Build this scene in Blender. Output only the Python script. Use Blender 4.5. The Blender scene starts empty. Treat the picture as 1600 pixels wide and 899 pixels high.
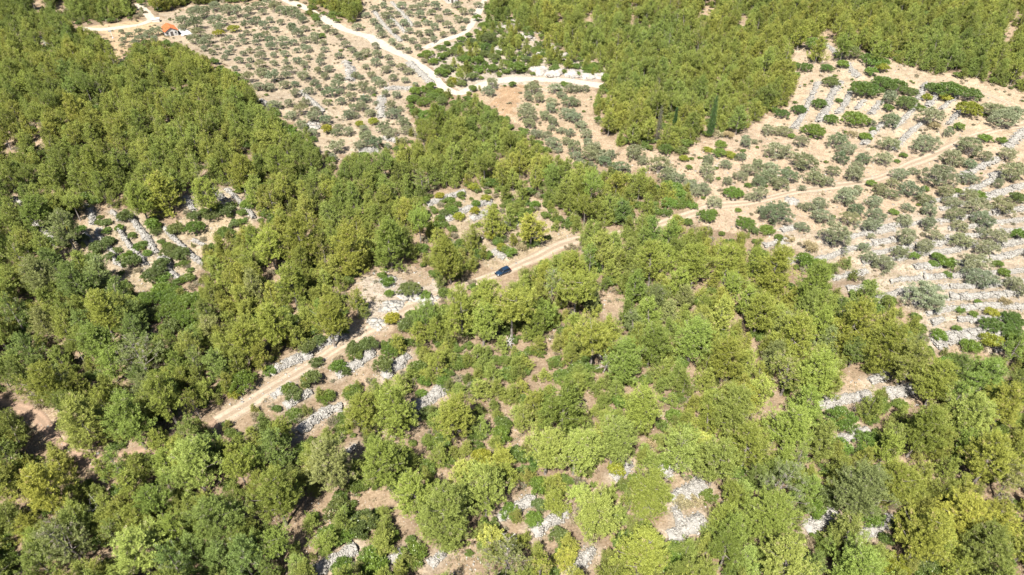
import bpy, math, random
import numpy as np
from mathutils import Vector

# ------------------------------------------------------------------ camera, sky, sun, exposure
scene = bpy.context.scene
COL = scene.collection
HFOV = math.radians(74.0)
FPX = 800.0 / math.tan(HFOV / 2)            # focal length in photograph pixels (1600 wide)
PITCH = math.radians(39.0)
CAM = np.array([0.0, 0.0, 95.0])
cam_data = bpy.data.cameras.new('camera')
cam_data.sensor_width = 36.0
cam_data.lens = 18.0 / math.tan(HFOV / 2)
cam_data.clip_start = 0.5
cam_data.clip_end = 9000.0
cam = bpy.data.objects.new('camera', cam_data)
cam.location = CAM
cam.rotation_euler = (math.pi / 2 - PITCH, 0, 0)
COL.objects.link(cam)
scene.camera = cam

RIGHT = np.array([1.0, 0, 0])
FWD = np.array([0, math.cos(PITCH), -math.sin(PITCH)])
UP = np.array([0, math.sin(PITCH), math.cos(PITCH)])


def ray(u, v):
    u = np.asarray(u, float); v = np.asarray(v, float)
    d = FWD + ((u - 800.0) / FPX)[..., None] * RIGHT + ((449.5 - v) / FPX)[..., None] * UP
    return d / np.linalg.norm(d, axis=-1, keepdims=True)


def project(p):
    q = np.asarray(p, float) - CAM
    w = q @ FWD
    return np.stack([800 + FPX * (q @ RIGHT) / w, 449.5 - FPX * (q @ UP) / w], -1)


LIGHT = ray(1010.0, 800.0)                   # sunlight travels along this line: the sun stands behind the drone
SUN_EL = math.asin(-LIGHT[2])
SUN_AZ = math.atan2(-LIGHT[0], -LIGHT[1])
world = bpy.data.worlds.new('World')
scene.world = world
world.use_nodes = True
wn = world.node_tree
bg = wn.nodes['Background']
sky = wn.nodes.new('ShaderNodeTexSky')
sky.sky_type = 'NISHITA'
sky.sun_disc = False
sky.sun_elevation = SUN_EL
sky.sun_rotation = SUN_AZ
wn.links.new(sky.outputs[0], bg.inputs[0])
bg.inputs[1].default_value = 0.05
sun_data = bpy.data.lights.new('sun', 'SUN')
sun_data.energy = 5.0
sun_data.angle = math.radians(0.5)
sun_data.color = (1.0, 0.95, 0.86)
sun = bpy.data.objects.new('sun', sun_data)
sun.rotation_euler = Vector(LIGHT).to_track_quat('-Z', 'Y').to_euler()
sun.location = (-60, -80, 160)
COL.objects.link(sun)
scene.view_settings.view_transform = 'Standard'
scene.view_settings.look = 'None'
scene.view_settings.exposure = 1.60
scene.view_settings.gamma = 1.0
scene.view_settings.use_curve_mapping = False
scene.cycles.max_bounces = 5
scene.cycles.diffuse_bounces = 1
scene.cycles.transmission_bounces = 3
scene.cycles.transparent_max_bounces = 4
scene.cycles.glossy_bounces = 2

rng = np.random.default_rng(11)
random.seed(5)


# ------------------------------------------------------------------ helpers
def mesh_np(name, verts, faces, mat=None, tint=None, smooth=False, color=None):
    """One mesh from numpy arrays. faces: (n,k) array or list of such arrays. tint: per-vertex float; color: per-vertex rgb."""
    me = bpy.data.meshes.new(name)
    verts = np.asarray(verts, np.float32)
    if not isinstance(faces, list):
        faces = [faces]
    faces = [np.asarray(f, np.int32) for f in faces if len(f)]
    me.vertices.add(len(verts))
    me.vertices.foreach_set('co', verts.ravel())
    nl = sum(f.size for f in faces); npoly = sum(len(f) for f in faces)
    me.loops.add(nl); me.polygons.add(npoly)
    me.loops.foreach_set('vertex_index', np.concatenate([f.ravel() for f in faces]))
    tot = np.concatenate([np.full(len(f), f.shape[1], np.int32) for f in faces])
    st = np.concatenate([[0], np.cumsum(tot)[:-1]]).astype(np.int32)
    me.polygons.foreach_set('loop_start', st)
    me.polygons.foreach_set('loop_total', tot)
    if smooth:
        me.polygons.foreach_set('use_smooth', np.ones(npoly, bool))
    if tint is not None:
        a = me.attributes.new('tint', 'FLOAT', 'POINT')
        a.data.foreach_set('value', np.asarray(tint, np.float32))
    if color is not None:
        a = me.attributes.new('cover', 'FLOAT_COLOR', 'POINT')
        c = np.ones((len(verts), 4), np.float32); c[:, :3] = color
        a.data.foreach_set('color', c.ravel())
    me.update(calc_edges=True)
    me.validate()
    for m in (mat if isinstance(mat, (list, tuple)) else [mat]):
        if m:
            me.materials.append(m)
    return me


def link(name, me, parent=None, loc=None, rotz=0.0, scale=None):
    o = bpy.data.objects.new(name, me)
    COL.objects.link(o)
    if parent is not None:
        o.parent = parent
    if loc is not None:
        o.location = [float(c) for c in loc]
    if rotz:
        o.rotation_euler = (0, 0, float(rotz))
    if scale is not None:
        o.scale = [float(c) for c in scale]
    return o


def tag(o, label, cat, group=None):
    o['label'] = label
    o['category'] = cat
    if group:
        o['group'] = group
    return o


class MB:
    """collects simple solids into one mesh"""
    def __init__(self):
        self.v = []; self.f = []

    def add(self, verts, faces):
        b = len(self.v)
        self.v += [tuple(p) for p in verts]
        self.f += [tuple(i + b for i in q) for q in faces]
        return self

    def box(self, x0, x1, y0, y1, z0, z1):
        return self.add([(x0, y0, z0), (x1, y0, z0), (x1, y1, z0), (x0, y1, z0), (x0, y0, z1), (x1, y0, z1), (x1, y1, z1), (x0, y1, z1)],
                        [(3, 2, 1, 0), (4, 5, 6, 7), (0, 1, 5, 4), (1, 2, 6, 5), (2, 3, 7, 6), (3, 0, 4, 7)])

    def tube(self, pts, rad, n=6):
        pts = [np.asarray(p, float) for p in pts]
        rings = []
        for i, p in enumerate(pts):
            d = pts[min(i + 1, len(pts) - 1)] - pts[max(i - 1, 0)]
            d = d / (np.linalg.norm(d) + 1e-9)
            a = np.cross(d, (0.31, 0.77, 0.2) if abs(d[2]) > 0.8 else (0, 0, 1.0)); a /= np.linalg.norm(a)
            b = np.cross(d, a)
            r = rad[i] if hasattr(rad, '__len__') else rad
            rings.append([p + r * (math.cos(k * 2 * math.pi / n) * a + math.sin(k * 2 * math.pi / n) * b) for k in range(n)])
        vs = [q for rg in rings for q in rg]
        fs = [(i * n + k, i * n + (k + 1) % n, (i + 1) * n + (k + 1) % n, (i + 1) * n + k) for i in range(len(pts) - 1) for k in range(n)]
        fs += [tuple(range(n))[::-1], tuple((len(pts) - 1) * n + k for k in range(n))]
        return self.add(vs, fs)

    def mesh(self, name, mat, smooth=False):
        me = bpy.data.meshes.new(name)
        me.from_pydata([tuple(map(float, p)) for p in self.v], [], self.f)
        me.update()
        if smooth:
            for p in me.polygons: p.use_smooth = True
        if mat: me.materials.append(mat)
        return me


# ------------------------------------------------------------------ materials
def new_mat(name):
    m = bpy.data.materials.new(name); m.use_nodes = True
    nt = m.node_tree
    for n in list(nt.nodes):
        nt.nodes.remove(n)
    out = nt.nodes.new('ShaderNodeOutputMaterial')
    return m, nt, out


def N(nt, typ, **kw):
    n = nt.nodes.new(typ)
    for k, v in kw.items():
        setattr(n, k, v)
    return n


def mixc(nt, blend, fac, a, b):
    n = N(nt, 'ShaderNodeMix', data_type='RGBA', blend_type=blend)
    for sock, val in ((n.inputs[0], fac), (n.inputs[6], a), (n.inputs[7], b)):
        if hasattr(val, 'is_linked'): nt.links.new(val, sock)
        elif isinstance(val, (int, float)): sock.default_value = val
        else: sock.default_value = (*val, 1)
    return n.outputs[2]


def maprange(nt, val, a, b, c, d):
    n = N(nt, 'ShaderNodeMapRange'); n.clamp = True
    nt.links.new(val, n.inputs[0])
    for i, x in enumerate((a, b, c, d)): n.inputs[1 + i].default_value = x
    return n.outputs[0]


def leaf_mat(name, c0, c1, translucent=0.28, vary=0.16, gloss=0.03, dead=None, stands=False):
    m, nt, out = new_mat(name)
    at = N(nt, 'ShaderNodeAttribute', attribute_name='tint')
    oi = N(nt, 'ShaderNodeObjectInfo')
    col = mixc(nt, 'MIX', at.outputs['Fac'], c0, c1)
    if dead:
        col = mixc(nt, 'MIX', maprange(nt, at.outputs['Fac'], -.02, 0.0, 1, 0), col, dead)
    col = mixc(nt, 'MULTIPLY', 1.0, col, oi.outputs['Color'])
    v = maprange(nt, oi.outputs['Random'], 0, 1, 1 - vary, 1 + vary)
    fr_ = N(nt, 'ShaderNodeMath', operation='MULTIPLY'); nt.links.new(oi.outputs['Random'], fr_.inputs[0]); fr_.inputs[1].default_value = 7.31
    fr2 = N(nt, 'ShaderNodeMath', operation='FRACT'); nt.links.new(fr_.outputs[0], fr2.inputs[0])
    col = mixc(nt, 'MULTIPLY', 1.0, col, mixc(nt, 'MIX', fr2.outputs[0], (0.90, 0.99, 0.96), (1.09, 1.03, 0.94)))
    if stands:      # neighbouring trees share the tone of their stand
        sn = N(nt, 'ShaderNodeTexNoise'); sn.inputs['Scale'].default_value = 0.028; sn.inputs['Detail'].default_value = 2
        nt.links.new(oi.outputs['Location'], sn.inputs['Vector'])
        col = mixc(nt, 'MULTIPLY', 1.0, col, mixc(nt, 'MIX', maprange(nt, sn.outputs['Fac'], .36, .62, 0, 1), (0.82, 0.91, 0.92), (1.11, 1.06, 0.95)))
    comb = N(nt, 'ShaderNodeCombineColor')
    for i in range(3): nt.links.new(v, comb.inputs[i])
    col = mixc(nt, 'MULTIPLY', 1.0, col, comb.outputs[0])
    d = N(nt, 'ShaderNodeBsdfDiffuse'); t = N(nt, 'ShaderNodeBsdfTranslucent')
    nt.links.new(col, d.inputs[0])
    nt.links.new(mixc(nt, 'MULTIPLY', 1.0, col, (1.1, 1.15, 0.7)), t.inputs[0])
    mx = N(nt, 'ShaderNodeMixShader'); mx.inputs[0].default_value = translucent
    nt.links.new(d.outputs[0], mx.inputs[1]); nt.links.new(t.outputs[0], mx.inputs[2])
    g = N(nt, 'ShaderNodeBsdfGlossy'); g.inputs['Roughness'].default_value = 0.45
    mg = N(nt, 'ShaderNodeMixShader'); mg.inputs[0].default_value = gloss
    nt.links.new(mx.outputs[0], mg.inputs[1]); nt.links.new(g.outputs[0], mg.inputs[2])
    nt.links.new(mg.outputs[0], out.inputs[0])
    return m


def plain_mat(name, col, rough=0.8, noise=0.0, scale=4.0, metallic=0.0, col2=None, coat=0.0, bump=0.0):
    m, nt, out = new_mat(name)
    p = N(nt, 'ShaderNodeBsdfPrincipled')
    p.inputs['Roughness'].default_value = rough; p.inputs['Metallic'].default_value = metallic
    if coat: p.inputs['Coat Weight'].default_value = coat
    if noise or col2:
        tc = N(nt, 'ShaderNodeTexCoord'); nz = N(nt, 'ShaderNodeTexNoise')
        nz.inputs['Scale'].default_value = scale; nz.inputs['Detail'].default_value = 6
        nt.links.new(tc.outputs['Object'], nz.inputs['Vector'])
        c2 = col2 or tuple(c * (1 - noise) for c in col)
        f = maprange(nt, nz.outputs['Fac'], 0.35, 0.65, 0, 1)
        nt.links.new(mixc(nt, 'MIX', f, col, c2), p.inputs['Base Color'])
        if bump:
            b = N(nt, 'ShaderNodeBump'); b.inputs['Strength'].default_value = bump
            nt.links.new(nz.outputs['Fac'], b.inputs['Height']); nt.links.new(b.outputs[0], p.inputs['Normal'])
    else:
        p.inputs['Base Color'].default_value = (*col, 1)
    nt.links.new(p.outputs[0], out.inputs[0])
    return m


def ground_mat():
    m, nt, out = new_mat('ground_earth')
    at = N(nt, 'ShaderNodeAttribute', attribute_name='cover')
    tc = N(nt, 'ShaderNodeTexCoord')

    def noise(s, det=5, rough=0.6):
        n = N(nt, 'ShaderNodeTexNoise'); n.inputs['Scale'].default_value = s; n.inputs['Detail'].default_value = det
        n.inputs['Roughness'].default_value = rough
        nt.links.new(tc.outputs['Object'], n.inputs['Vector'])
        return n.outputs['Fac']
    big, mid, fine = noise(0.06), noise(0.5), noise(2.6)
    col = mixc(nt, 'MULTIPLY', 1.0, at.outputs['Color'], mixc(nt, 'MIX', maprange(nt, big, .35, .65, 0, 1), (0.92, 0.90, 0.88), (1.1, 1.06, 1.0)))
    col = mixc(nt, 'MULTIPLY', 1.0, col, mixc(nt, 'MIX', maprange(nt, mid, .3, .7, 0, 1), (0.76, 0.72, 0.68), (1.16, 1.16, 1.14)))
    col = mixc(nt, 'MULTIPLY', 1.0, col, mixc(nt, 'MIX', maprange(nt, fine, .3, .7, 0, 1), (0.66, 0.62, 0.57), (1.24, 1.24, 1.24)))
    # scattered small stones and straw
    vo = N(nt, 'ShaderNodeTexVoronoi'); vo.inputs['Scale'].default_value = 2.2
    nt.links.new(tc.outputs['Object'], vo.inputs['Vector'])
    st = maprange(nt, vo.outputs['Distance'], 0.12, 0.22, 1, 0)
    pat = maprange(nt, noise(0.33, 3), .44, .58, 0, 0.8)
    mu = N(nt, 'ShaderNodeMath', operation='MULTIPLY'); nt.links.new(st, mu.inputs[0]); nt.links.new(pat, mu.inputs[1])
    col = mixc(nt, 'MIX', mu.outputs[0], col, (0.33, 0.315, 0.285))
    p = N(nt, 'ShaderNodeBsdfPrincipled'); p.inputs['Roughness'].default_value = 0.95
    p.inputs['Specular IOR Level'].default_value = 0.1
    nt.links.new(col, p.inputs['Base Color'])
    b = N(nt, 'ShaderNodeBump'); b.inputs['Strength'].default_value = 0.5; b.inputs['Distance'].default_value = 0.25
    nt.links.new(fine, b.inputs['Height']); nt.links.new(b.outputs[0], p.inputs['Normal'])
    nt.links.new(p.outputs[0], out.inputs[0])
    return m


def road_mat(name, pale, tan):
    m, nt, out = new_mat(name)
    at = N(nt, 'ShaderNodeAttribute', attribute_name='tint')       # 1 in the wheel ruts
    tc = N(nt, 'ShaderNodeTexCoord')
    n1 = N(nt, 'ShaderNodeTexNoise'); n1.inputs['Scale'].default_value = 1.1; n1.inputs['Detail'].default_value = 7
    nt.links.new(tc.outputs['Object'], n1.inputs['Vector'])
    n2 = N(nt, 'ShaderNodeTexNoise'); n2.inputs['Scale'].default_value = 5.0
    nt.links.new(tc.outputs['Object'], n2.inputs['Vector'])
    mu = N(nt, 'ShaderNodeMath', operation='MULTIPLY')
    nt.links.new(at.outputs['Fac'], mu.inputs[0]); nt.links.new(maprange(nt, n1.outputs['Fac'], .3, .6, 0.35, 1.0), mu.inputs[1])
    col = mixc(nt, 'MIX', mu.outputs[0], tan, pale)
    col = mixc(nt, 'MULTIPLY', 1.0, col, mixc(nt, 'MIX', maprange(nt, n2.outputs['Fac'], .3, .7, 0, 1), (0.82, 0.80, 0.78), (1.1, 1.1, 1.1)))
    p = N(nt, 'ShaderNodeBsdfPrincipled'); p.inputs['Roughness'].default_value = 0.95
    p.inputs['Specular IOR Level'].default_value = 0.1
    nt.links.new(col, p.inputs['Base Color'])
    nt.links.new(p.outputs[0], out.inputs[0])
    return m


def stone_mat(name, c0, c1):
    m, nt, out = new_mat(name)
    at = N(nt, 'ShaderNodeAttribute', attribute_name='tint')
    col = mixc(nt, 'MIX', at.outputs['Fac'], c0, c1)
    tc = N(nt, 'ShaderNodeTexCoord'); n1 = N(nt, 'ShaderNodeTexNoise'); n1.inputs['Scale'].default_value = 3.0; n1.inputs['Detail'].default_value = 5
    nt.links.new(tc.outputs['Object'], n1.inputs['Vector'])
    col = mixc(nt, 'MULTIPLY', 1.0, col, mixc(nt, 'MIX', maprange(nt, n1.outputs['Fac'], .3, .7, 0, 1), (0.72, 0.70, 0.68), (1.08, 1.08, 1.08)))
    p = N(nt, 'ShaderNodeBsdfPrincipled'); p.inputs['Roughness'].default_value = 0.9
    p.inputs['Specular IOR Level'].default_value = 0.15
    nt.links.new(col, p.inputs['Base Color']); nt.links.new(p.outputs[0], out.inputs[0])
    return m


M = dict(
    ground=ground_mat(),
    gravel=road_mat('white_gravel', (0.345, 0.31, 0.26), (0.255, 0.22, 0.175)),
    track=road_mat('dirt_track', (0.31, 0.255, 0.195), (0.205, 0.160, 0.115)),
    red_path=road_mat('reddish_path', (0.25, 0.175, 0.125), (0.175, 0.125, 0.09)),
    stone=stone_mat('limestone', (0.20, 0.19, 0.175), (0.31, 0.30, 0.275)),
    rubble=plain_mat('rubble_fill', (0.245, 0.235, 0.22), 0.95, 0.3, 2.5),
    pine=leaf_mat('pine_needles', (0.136, 0.158, 0.042), (0.242, 0.264, 0.080), 0.11, 0.22, 0.015, (0.25, 0.21, 0.15), True),
    olive=leaf_mat('olive_leaves', (0.115, 0.13, 0.072), (0.235, 0.25, 0.155), 0.18, 0.12, 0.05),
    shrub=leaf_mat('shrub_leaves', (0.08, 0.125, 0.022), (0.155, 0.215, 0.047), 0.25, 0.12, 0.04),
    dry=leaf_mat('dry_brush', (0.17, 0.155, 0.10), (0.27, 0.245, 0.16), 0.2, 0.2),
    straw=leaf_mat('dry_grass', (0.24, 0.19, 0.11), (0.36, 0.30, 0.19), 0.2, 0.1),
    cypress=leaf_mat('cypress_leaves', (0.035, 0.07, 0.025), (0.07, 0.125, 0.04), 0.15),
    bark=plain_mat('grey_bark', (0.20, 0.175, 0.155), 0.9, 0.4, 3.0),
    dead=plain_mat('dead_wood', (0.42, 0.40, 0.38), 0.85, 0.35, 3.0),
    rock=plain_mat('pale_rock', (0.32, 0.305, 0.28), 0.9, 0.0, 0.7, col2=(0.20, 0.17, 0.145), bump=0.6),
)


# ------------------------------------------------------------------ terrain
def H0(x, y):
    z = 1.6 * np.sin(x / 47 + 1.0) * np.cos(y / 61) + 0.9 * np.sin(x / 23 + y / 31)
    z = z + 7 * np.exp(-((x - 190) / 85) ** 2 - ((y - 290) / 70) ** 2) + 5 * np.exp(-((x + 150) / 70) ** 2 - ((y - 190) / 60) ** 2)
    z = z - 3.0 * np.exp(-((x + 75) * 0.55 + (y - 120) * 0.83) ** 2 / 18 ** 2) * np.exp(-((x + 75) / 60) ** 2)
    z = z + 0.18 * np.sin(x / 3.1 + 1.7 * np.sin(y / 5.3)) * np.sin(y / 3.7 + 1.3 * np.sin(x / 6.1))
    far = np.clip((np.hypot(x, y - 150) - 450) / 1500, 0, 1)
    return z + 60 * far * far * (3 - 2 * far) * (0.6 + 0.4 * np.sin(np.arctan2(y, x) * 3))


def axis(lo, hi, fine, outs):
    a = list(np.arange(lo, hi + 1e-6, fine))
    s, p = fine, lo
    L = []
    while p > outs[0]:
        s *= 1.10; p -= s; L.append(p)
    s, p = fine, hi
    R_ = []
    while p < outs[1]:
        s *= 1.10; p += s; R_.append(p)
    return np.array(L[::-1] + a + R_)


XS = axis(-150, 150, 0.62, (-3500, 3500))
ystep = [38.0]
while ystep[-1] < 360:
    ystep.append(ystep[-1] + 0.5 + 0.6 * (ystep[-1] - 38) / 320)
s = 1.1; hi = ystep[-1]; far_ = []
while hi < 5000:
    s *= 1.10; hi += s; far_.append(hi)
s = 0.5; lo = 38.0; near_ = []
while lo > -2500:
    s *= 1.13; lo -= s; near_.append(lo)
YS = np.array(near_[::-1] + ystep + far_)
GX, GY = np.meshgrid(XS, YS)
GZ = H0(GX, GY)


def height(x, y):
    x = np.asarray(x, float); y = np.asarray(y, float)
    i = np.clip(np.searchsorted(XS, x) - 1, 0, len(XS) - 2); j = np.clip(np.searchsorted(YS, y) - 1, 0, len(YS) - 2)
    tx = (x - XS[i]) / (XS[i + 1] - XS[i]); ty = (y - YS[j]) / (YS[j + 1] - YS[j])
    return (GZ[j, i] * (1 - tx) + GZ[j, i + 1] * tx) * (1 - ty) + (GZ[j + 1, i] * (1 - tx) + GZ[j + 1, i + 1] * tx) * ty


def survey(u, v, dz=0.0):
    """where the sight line through a photograph point meets the land (or a level dz above it)"""
    d = ray(u, v)
    t = (CAM[2] - 0 - dz) / -d[..., 2]
    for _ in range(14):
        p = CAM + d * t[..., None]
        z = height(p[..., 0], p[..., 1]) + dz
        t = t + 0.8 * (p[..., 2] - z) / -d[..., 2]
    return CAM + d * t[..., None]


def pts_world(pl, step=1.0):
    a = np.array(pl, float)
    w = survey(a[:, 0], a[:, 1])[:, :2]
    # smooth resample (Catmull-Rom)
    out = []
    n = len(w)
    for i in range(n - 1):
        p0, p1, p2, p3 = w[max(i - 1, 0)], w[i], w[i + 1], w[min(i + 2, n - 1)]
        m = max(2, int(np.linalg.norm(p2 - p1) / step))
        for k in range(m):
            t = k / m
            out.append(0.5 * ((2 * p1) + (-p0 + p2) * t + (2 * p0 - 5 * p1 + 4 * p2 - p3) * t * t + (-p0 + 3 * p1 - 3 * p2 + p3) * t ** 3))
    out.append(w[-1])
    return np.array(out)


# ------------------------------------------------------------------ the survey: walls, roads, clearings (photograph points)
# (points, width m, height m, flag: 'f' ground is higher on the far side, 'n' on the near side)
WALLS = [
    # orchard on the right
    ([(1559, 277), (1534, 292), (1508, 303)], 1.9, .8, 'f'), ([(1602, 291), (1567, 302), (1538, 311)], 1.9, .8, 'f'),
    ([(1602, 310), (1585, 316)], 1.4, .7, 'f'), ([(1602, 328), (1572, 333), (1548, 336)], 1.6, .8, 'f'),
    ([(1602, 361), (1567, 365)], 1.4, .7, 'f'), ([(1487, 375), (1460, 385), (1428, 389)], 1.8, .8, 'f'),
    ([(1397, 378), (1361, 384)], 1.8, .8, 'f'), ([(1602, 377), (1562, 387)], 1.6, .8, 'f'),
    ([(1524, 385), (1492, 393), (1468, 398), (1418, 404)], 1.6, .8, 'f'), ([(1602, 393), (1572, 402), (1545, 406)], 1.6, .7, 'f'),
    ([(1440, 349), (1416, 353)], 1.2, .6, 'f'), ([(1398, 360), (1366, 366)], 1.4, .6, 'f'),
    ([(1468, 417), (1426, 423)], 1.7, .8, 'f'), ([(1510, 432), (1465, 437), (1441, 435)], 1.7, .8, 'f'),
    ([(1577, 445), (1533, 450), (1481, 453)], 1.5, .8, 'f'), ([(1602, 457), (1572, 463), (1530, 467), (1481, 468)], 1.7, .9, 'f'),
    ([(1602, 482), (1533, 482), (1478, 488)], 1.5, .8, 'f'), ([(1418, 455), (1388, 465), (1346, 474)], 1.7, .8, 'f'),
    ([(1368, 450), (1322, 454)], 1.5, .7, 'f'), ([(1354, 426), (1299, 438)], 1.5, .7, 'f'),
    ([(1578, 500), (1532, 502), (1494, 503)], 1.6, .8, 'f'), ([(1474, 501), (1453, 508)], 1.8, .8, 'f'),
    ([(1560, 518), (1517, 526), (1480, 531), (1457, 540)], 3.0, 1.0, 'f'), ([(1585, 541), (1550, 548)], 1.6, .8, 'f'),
    ([(1241, 356), (1220, 364)], 1.6, .6, 'f'), ([(1231, 377), (1193, 386)], 1.8, .7, 'f'), ([(1326, 392), (1275, 409)], 1.8, .7, 'f'),
    ([(1258, 407), (1225, 410)], 1.6, .6, 'f'),
    *[(p_, 1.25, .6, 'f') for p_ in ([(1566, 365), (1524, 371), (1488, 375)], [(1427, 390), (1395, 394), (1362, 399)], [(1561, 388), (1526, 394)], [(1544, 407), (1508, 412), (1469, 417)], [(1417, 405), (1380, 409), (1345, 413)], [(1602, 424), (1560, 430), (1511, 432)],
                                     [(1440, 436), (1415, 440), (1389, 444)], [(1602, 440), (1578, 445)], [(1480, 454), (1440, 458), (1419, 455)], [(1480, 469), (1450, 474), (1425, 479)], [(1547, 337), (1510, 342), (1475, 347), (1441, 349)], [(1507, 304), (1480, 312), (1448, 319)],
                                     [(1537, 312), (1505, 320), (1468, 329)], [(1415, 354), (1380, 358), (1345, 364)], [(1365, 367), (1330, 373), (1290, 381)], [(1360, 385), (1320, 393)], [(1602, 345), (1560, 350), (1520, 356), (1480, 362)], [(1477, 489), (1445, 495)])],
    # terraces, upper right
    ([(1278, 130), (1265, 158), (1250, 188), (1239, 203)], 2.0, .8, 'n'), ([(1312, 130), (1295, 158), (1292, 170), (1279, 193)], 2.4, .9, 'n'),
    ([(1329, 144), (1318, 167), (1307, 181)], 2.0, .8, 'n'), ([(1349, 159), (1337, 174)], 1.6, .7, 'n'), ([(1376, 161), (1359, 181)], 2.0, .8, 'n'),
    ([(1446, 132), (1433, 158)], 2.2, .8, 'n'), ([(1469, 142), (1447, 171)], 2.0, .9, 'n'), ([(1494, 152), (1469, 174)], 1.8, .8, 'n'),
    ([(1501, 174), (1481, 196)], 1.6, .7, 'n'), ([(1433, 166), (1415, 184), (1396, 203)], 1.8, .8, 'n'),
    ([(1438, 196), (1420, 210), (1394, 236)], 1.9, .8, 'n'), ([(1379, 194), (1363, 210), (1348, 228)], 2.0, .8, 'n'),
    ([(1602, 205), (1583, 222), (1571, 233)], 2.8, .9, 'f'), ([(1559, 250), (1525, 267), (1499, 279)], 2.2, .8, 'f'),
    ([(1566, 272), (1544, 280)], 1.8, .7, 'f'), ([(1323, 99), (1331, 112), (1341, 122)], 2.2, .8, 'f'), ([(1289, 70), (1313, 90)], 1.6, .6, 'f'),
    # clearing on the left
    ([(134, 321), (144, 332), (146, 354)], 1.6, .9, 'n'), ([(55, 349), (73, 367), (94, 388)], 1.7, .9, 'n'), ([(21, 312), (38, 321)], 1.8, .8, 'n'),
    ([(106, 366), (116, 376), (128, 386)], 1.4, .9, 'n'), ([(130, 364), (148, 386)], 1.4, .9, 'n'),
    ([(160, 360), (154, 367), (159, 378), (184, 405)], 1.3, 1.0, 'n'), ([(174, 407), (195, 421)], 1.2, .8, 'n'),
    ([(188, 362), (209, 394), (222, 407), (230, 419)], 1.3, 1.1, 'n'), ([(175, 332), (191, 349)], 1.1, .8, 'n'),
    ([(203, 336), (219, 360), (234, 380), (246, 399)], 1.7, .9, 'n'), ([(258, 359), (277, 380), (296, 398), (319, 417)], 1.2, 1.0, 'n'),
    ([(251, 404), (267, 411), (266, 425), (281, 439)], 1.3, .9, 'n'), ([(301, 377), (321, 386)], 1.1, .7, 'n'),
    ([(330, 299), (352, 317)], 1.9, .8, 'n'), ([(355, 297), (374, 316), (397, 343)], 1.5, .9, 'n'), ([(308, 299), (321, 314)], 1.8, .8, 'n'),
    ([(292, 310), (303, 332)], 1.7, .8, 'n'),
    # terraces above the car
    ([(667, 321), (695, 312), (726, 302)], 1.8, .8, 'f'), ([(697, 344), (725, 332), (745, 325), (768, 317)], 1.8, .8, 'f'),
    ([(736, 344), (761, 334)], 2.2, .8, 'f'), ([(780, 353), (813, 350)], 1.6, .7, 'f'), ([(770, 392), (790, 404)], 2.0, .4, 'f'),
    # slopes below the track
    ([(467, 676), (510, 646), (535, 638)], 1.9, .9, 'f'), ([(446, 637), (487, 614)], 1.6, .8, 'f'), ([(425, 622), (457, 605)], 1.7, .8, 'f'),
    ([(599, 592), (620, 574), (637, 557)], 2.2, .9, 'f'), ([(527, 589), (564, 567), (583, 551)], 2.0, .8, 'f'), ([(650, 640), (676, 622), (701, 602)], 2.6, 1.0, 'f'),
    ([(422, 583), (456, 567), (487, 554)], 2.4, .9, 'f'), ([(494, 544), (541, 524)], 2.0, .8, 'f'), ([(495, 894), (526, 876), (557, 858)], 2.0, .9, 'f'),
    ([(598, 884), (630, 868)], 2.0, .8, 'f'), ([(672, 885), (694, 865)], 1.6, .7, 'f'), ([(539, 711), (557, 699)], 1.1, .6, 'f'),
    ([(832, 834), (860, 817), (886, 801)], 2.0, 1.0, 'f'), ([(888, 899), (908, 880), (927, 862)], 1.7, .9, 'f'), ([(957, 749), (986, 728)], 1.7, .8, 'f'),
    ([(1030, 742), (1056, 726), (1078, 724)], 2.6, 1.0, 'f'), ([(1049, 788), (1074, 774), (1098, 759)], 2.6, 1.1, 'f'), ([(1053, 796), (1058, 812), (1066, 828)], 1.7, .8, 'f'),
    ([(1044, 842), (1070, 832), (1098, 815)], 2.4, 1.0, 'f'), ([(778, 812), (806, 798), (835, 781)], 1.8, .8, 'f'),
    ([(1277, 634), (1316, 627), (1357, 620)], 2.4, 1.0, 'f'), ([(1385, 618), (1412, 612), (1438, 606)], 2.6, 1.0, 'f'), ([(1309, 691), (1354, 676)], 1.8, .9, 'f'),
    ([(1259, 831), (1281, 818), (1304, 802)], 2.0, .9, 'f'), ([(1329, 847), (1362, 830), (1394, 815)], 2.0, .9, 'f'), ([(1395, 579), (1356, 603)], 2.0, .9, 'f'),
    # olive orchard at the top
    ([(597, 151), (595, 170), (596, 186)], 2.6, .7, 'f'), ([(601, 141), (622, 139), (645, 140)], 2.0, .7, 'f'), ([(406, 158), (430, 172)], 1.8, .7, 'f'),
    ([(470, 144), (489, 161), (506, 177)], 1.6, .7, 'f'), ([(561, 238), (592, 235)], 2.0, .7, 'f'), ([(598, 217), (624, 222)], 1.8, .7, 'f'),
    ([(612, 4), (627, 20), (645, 42)], 1.6, .4, 'f'), ([(606, 24), (634, 52)], 1.6, .4, 'f'), ([(584, 18), (600, 40), (627, 66)], 1.6, .4, 'f'),
    ([(639, 98), (657, 115), (674, 131)], 2.8, .7, 'f'), ([(62, 60), (79, 76)], 1.6, .6, 'n'), ([(540, 98), (547, 112), (546, 128)], 3.0, .9, 'n'),
]

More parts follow.
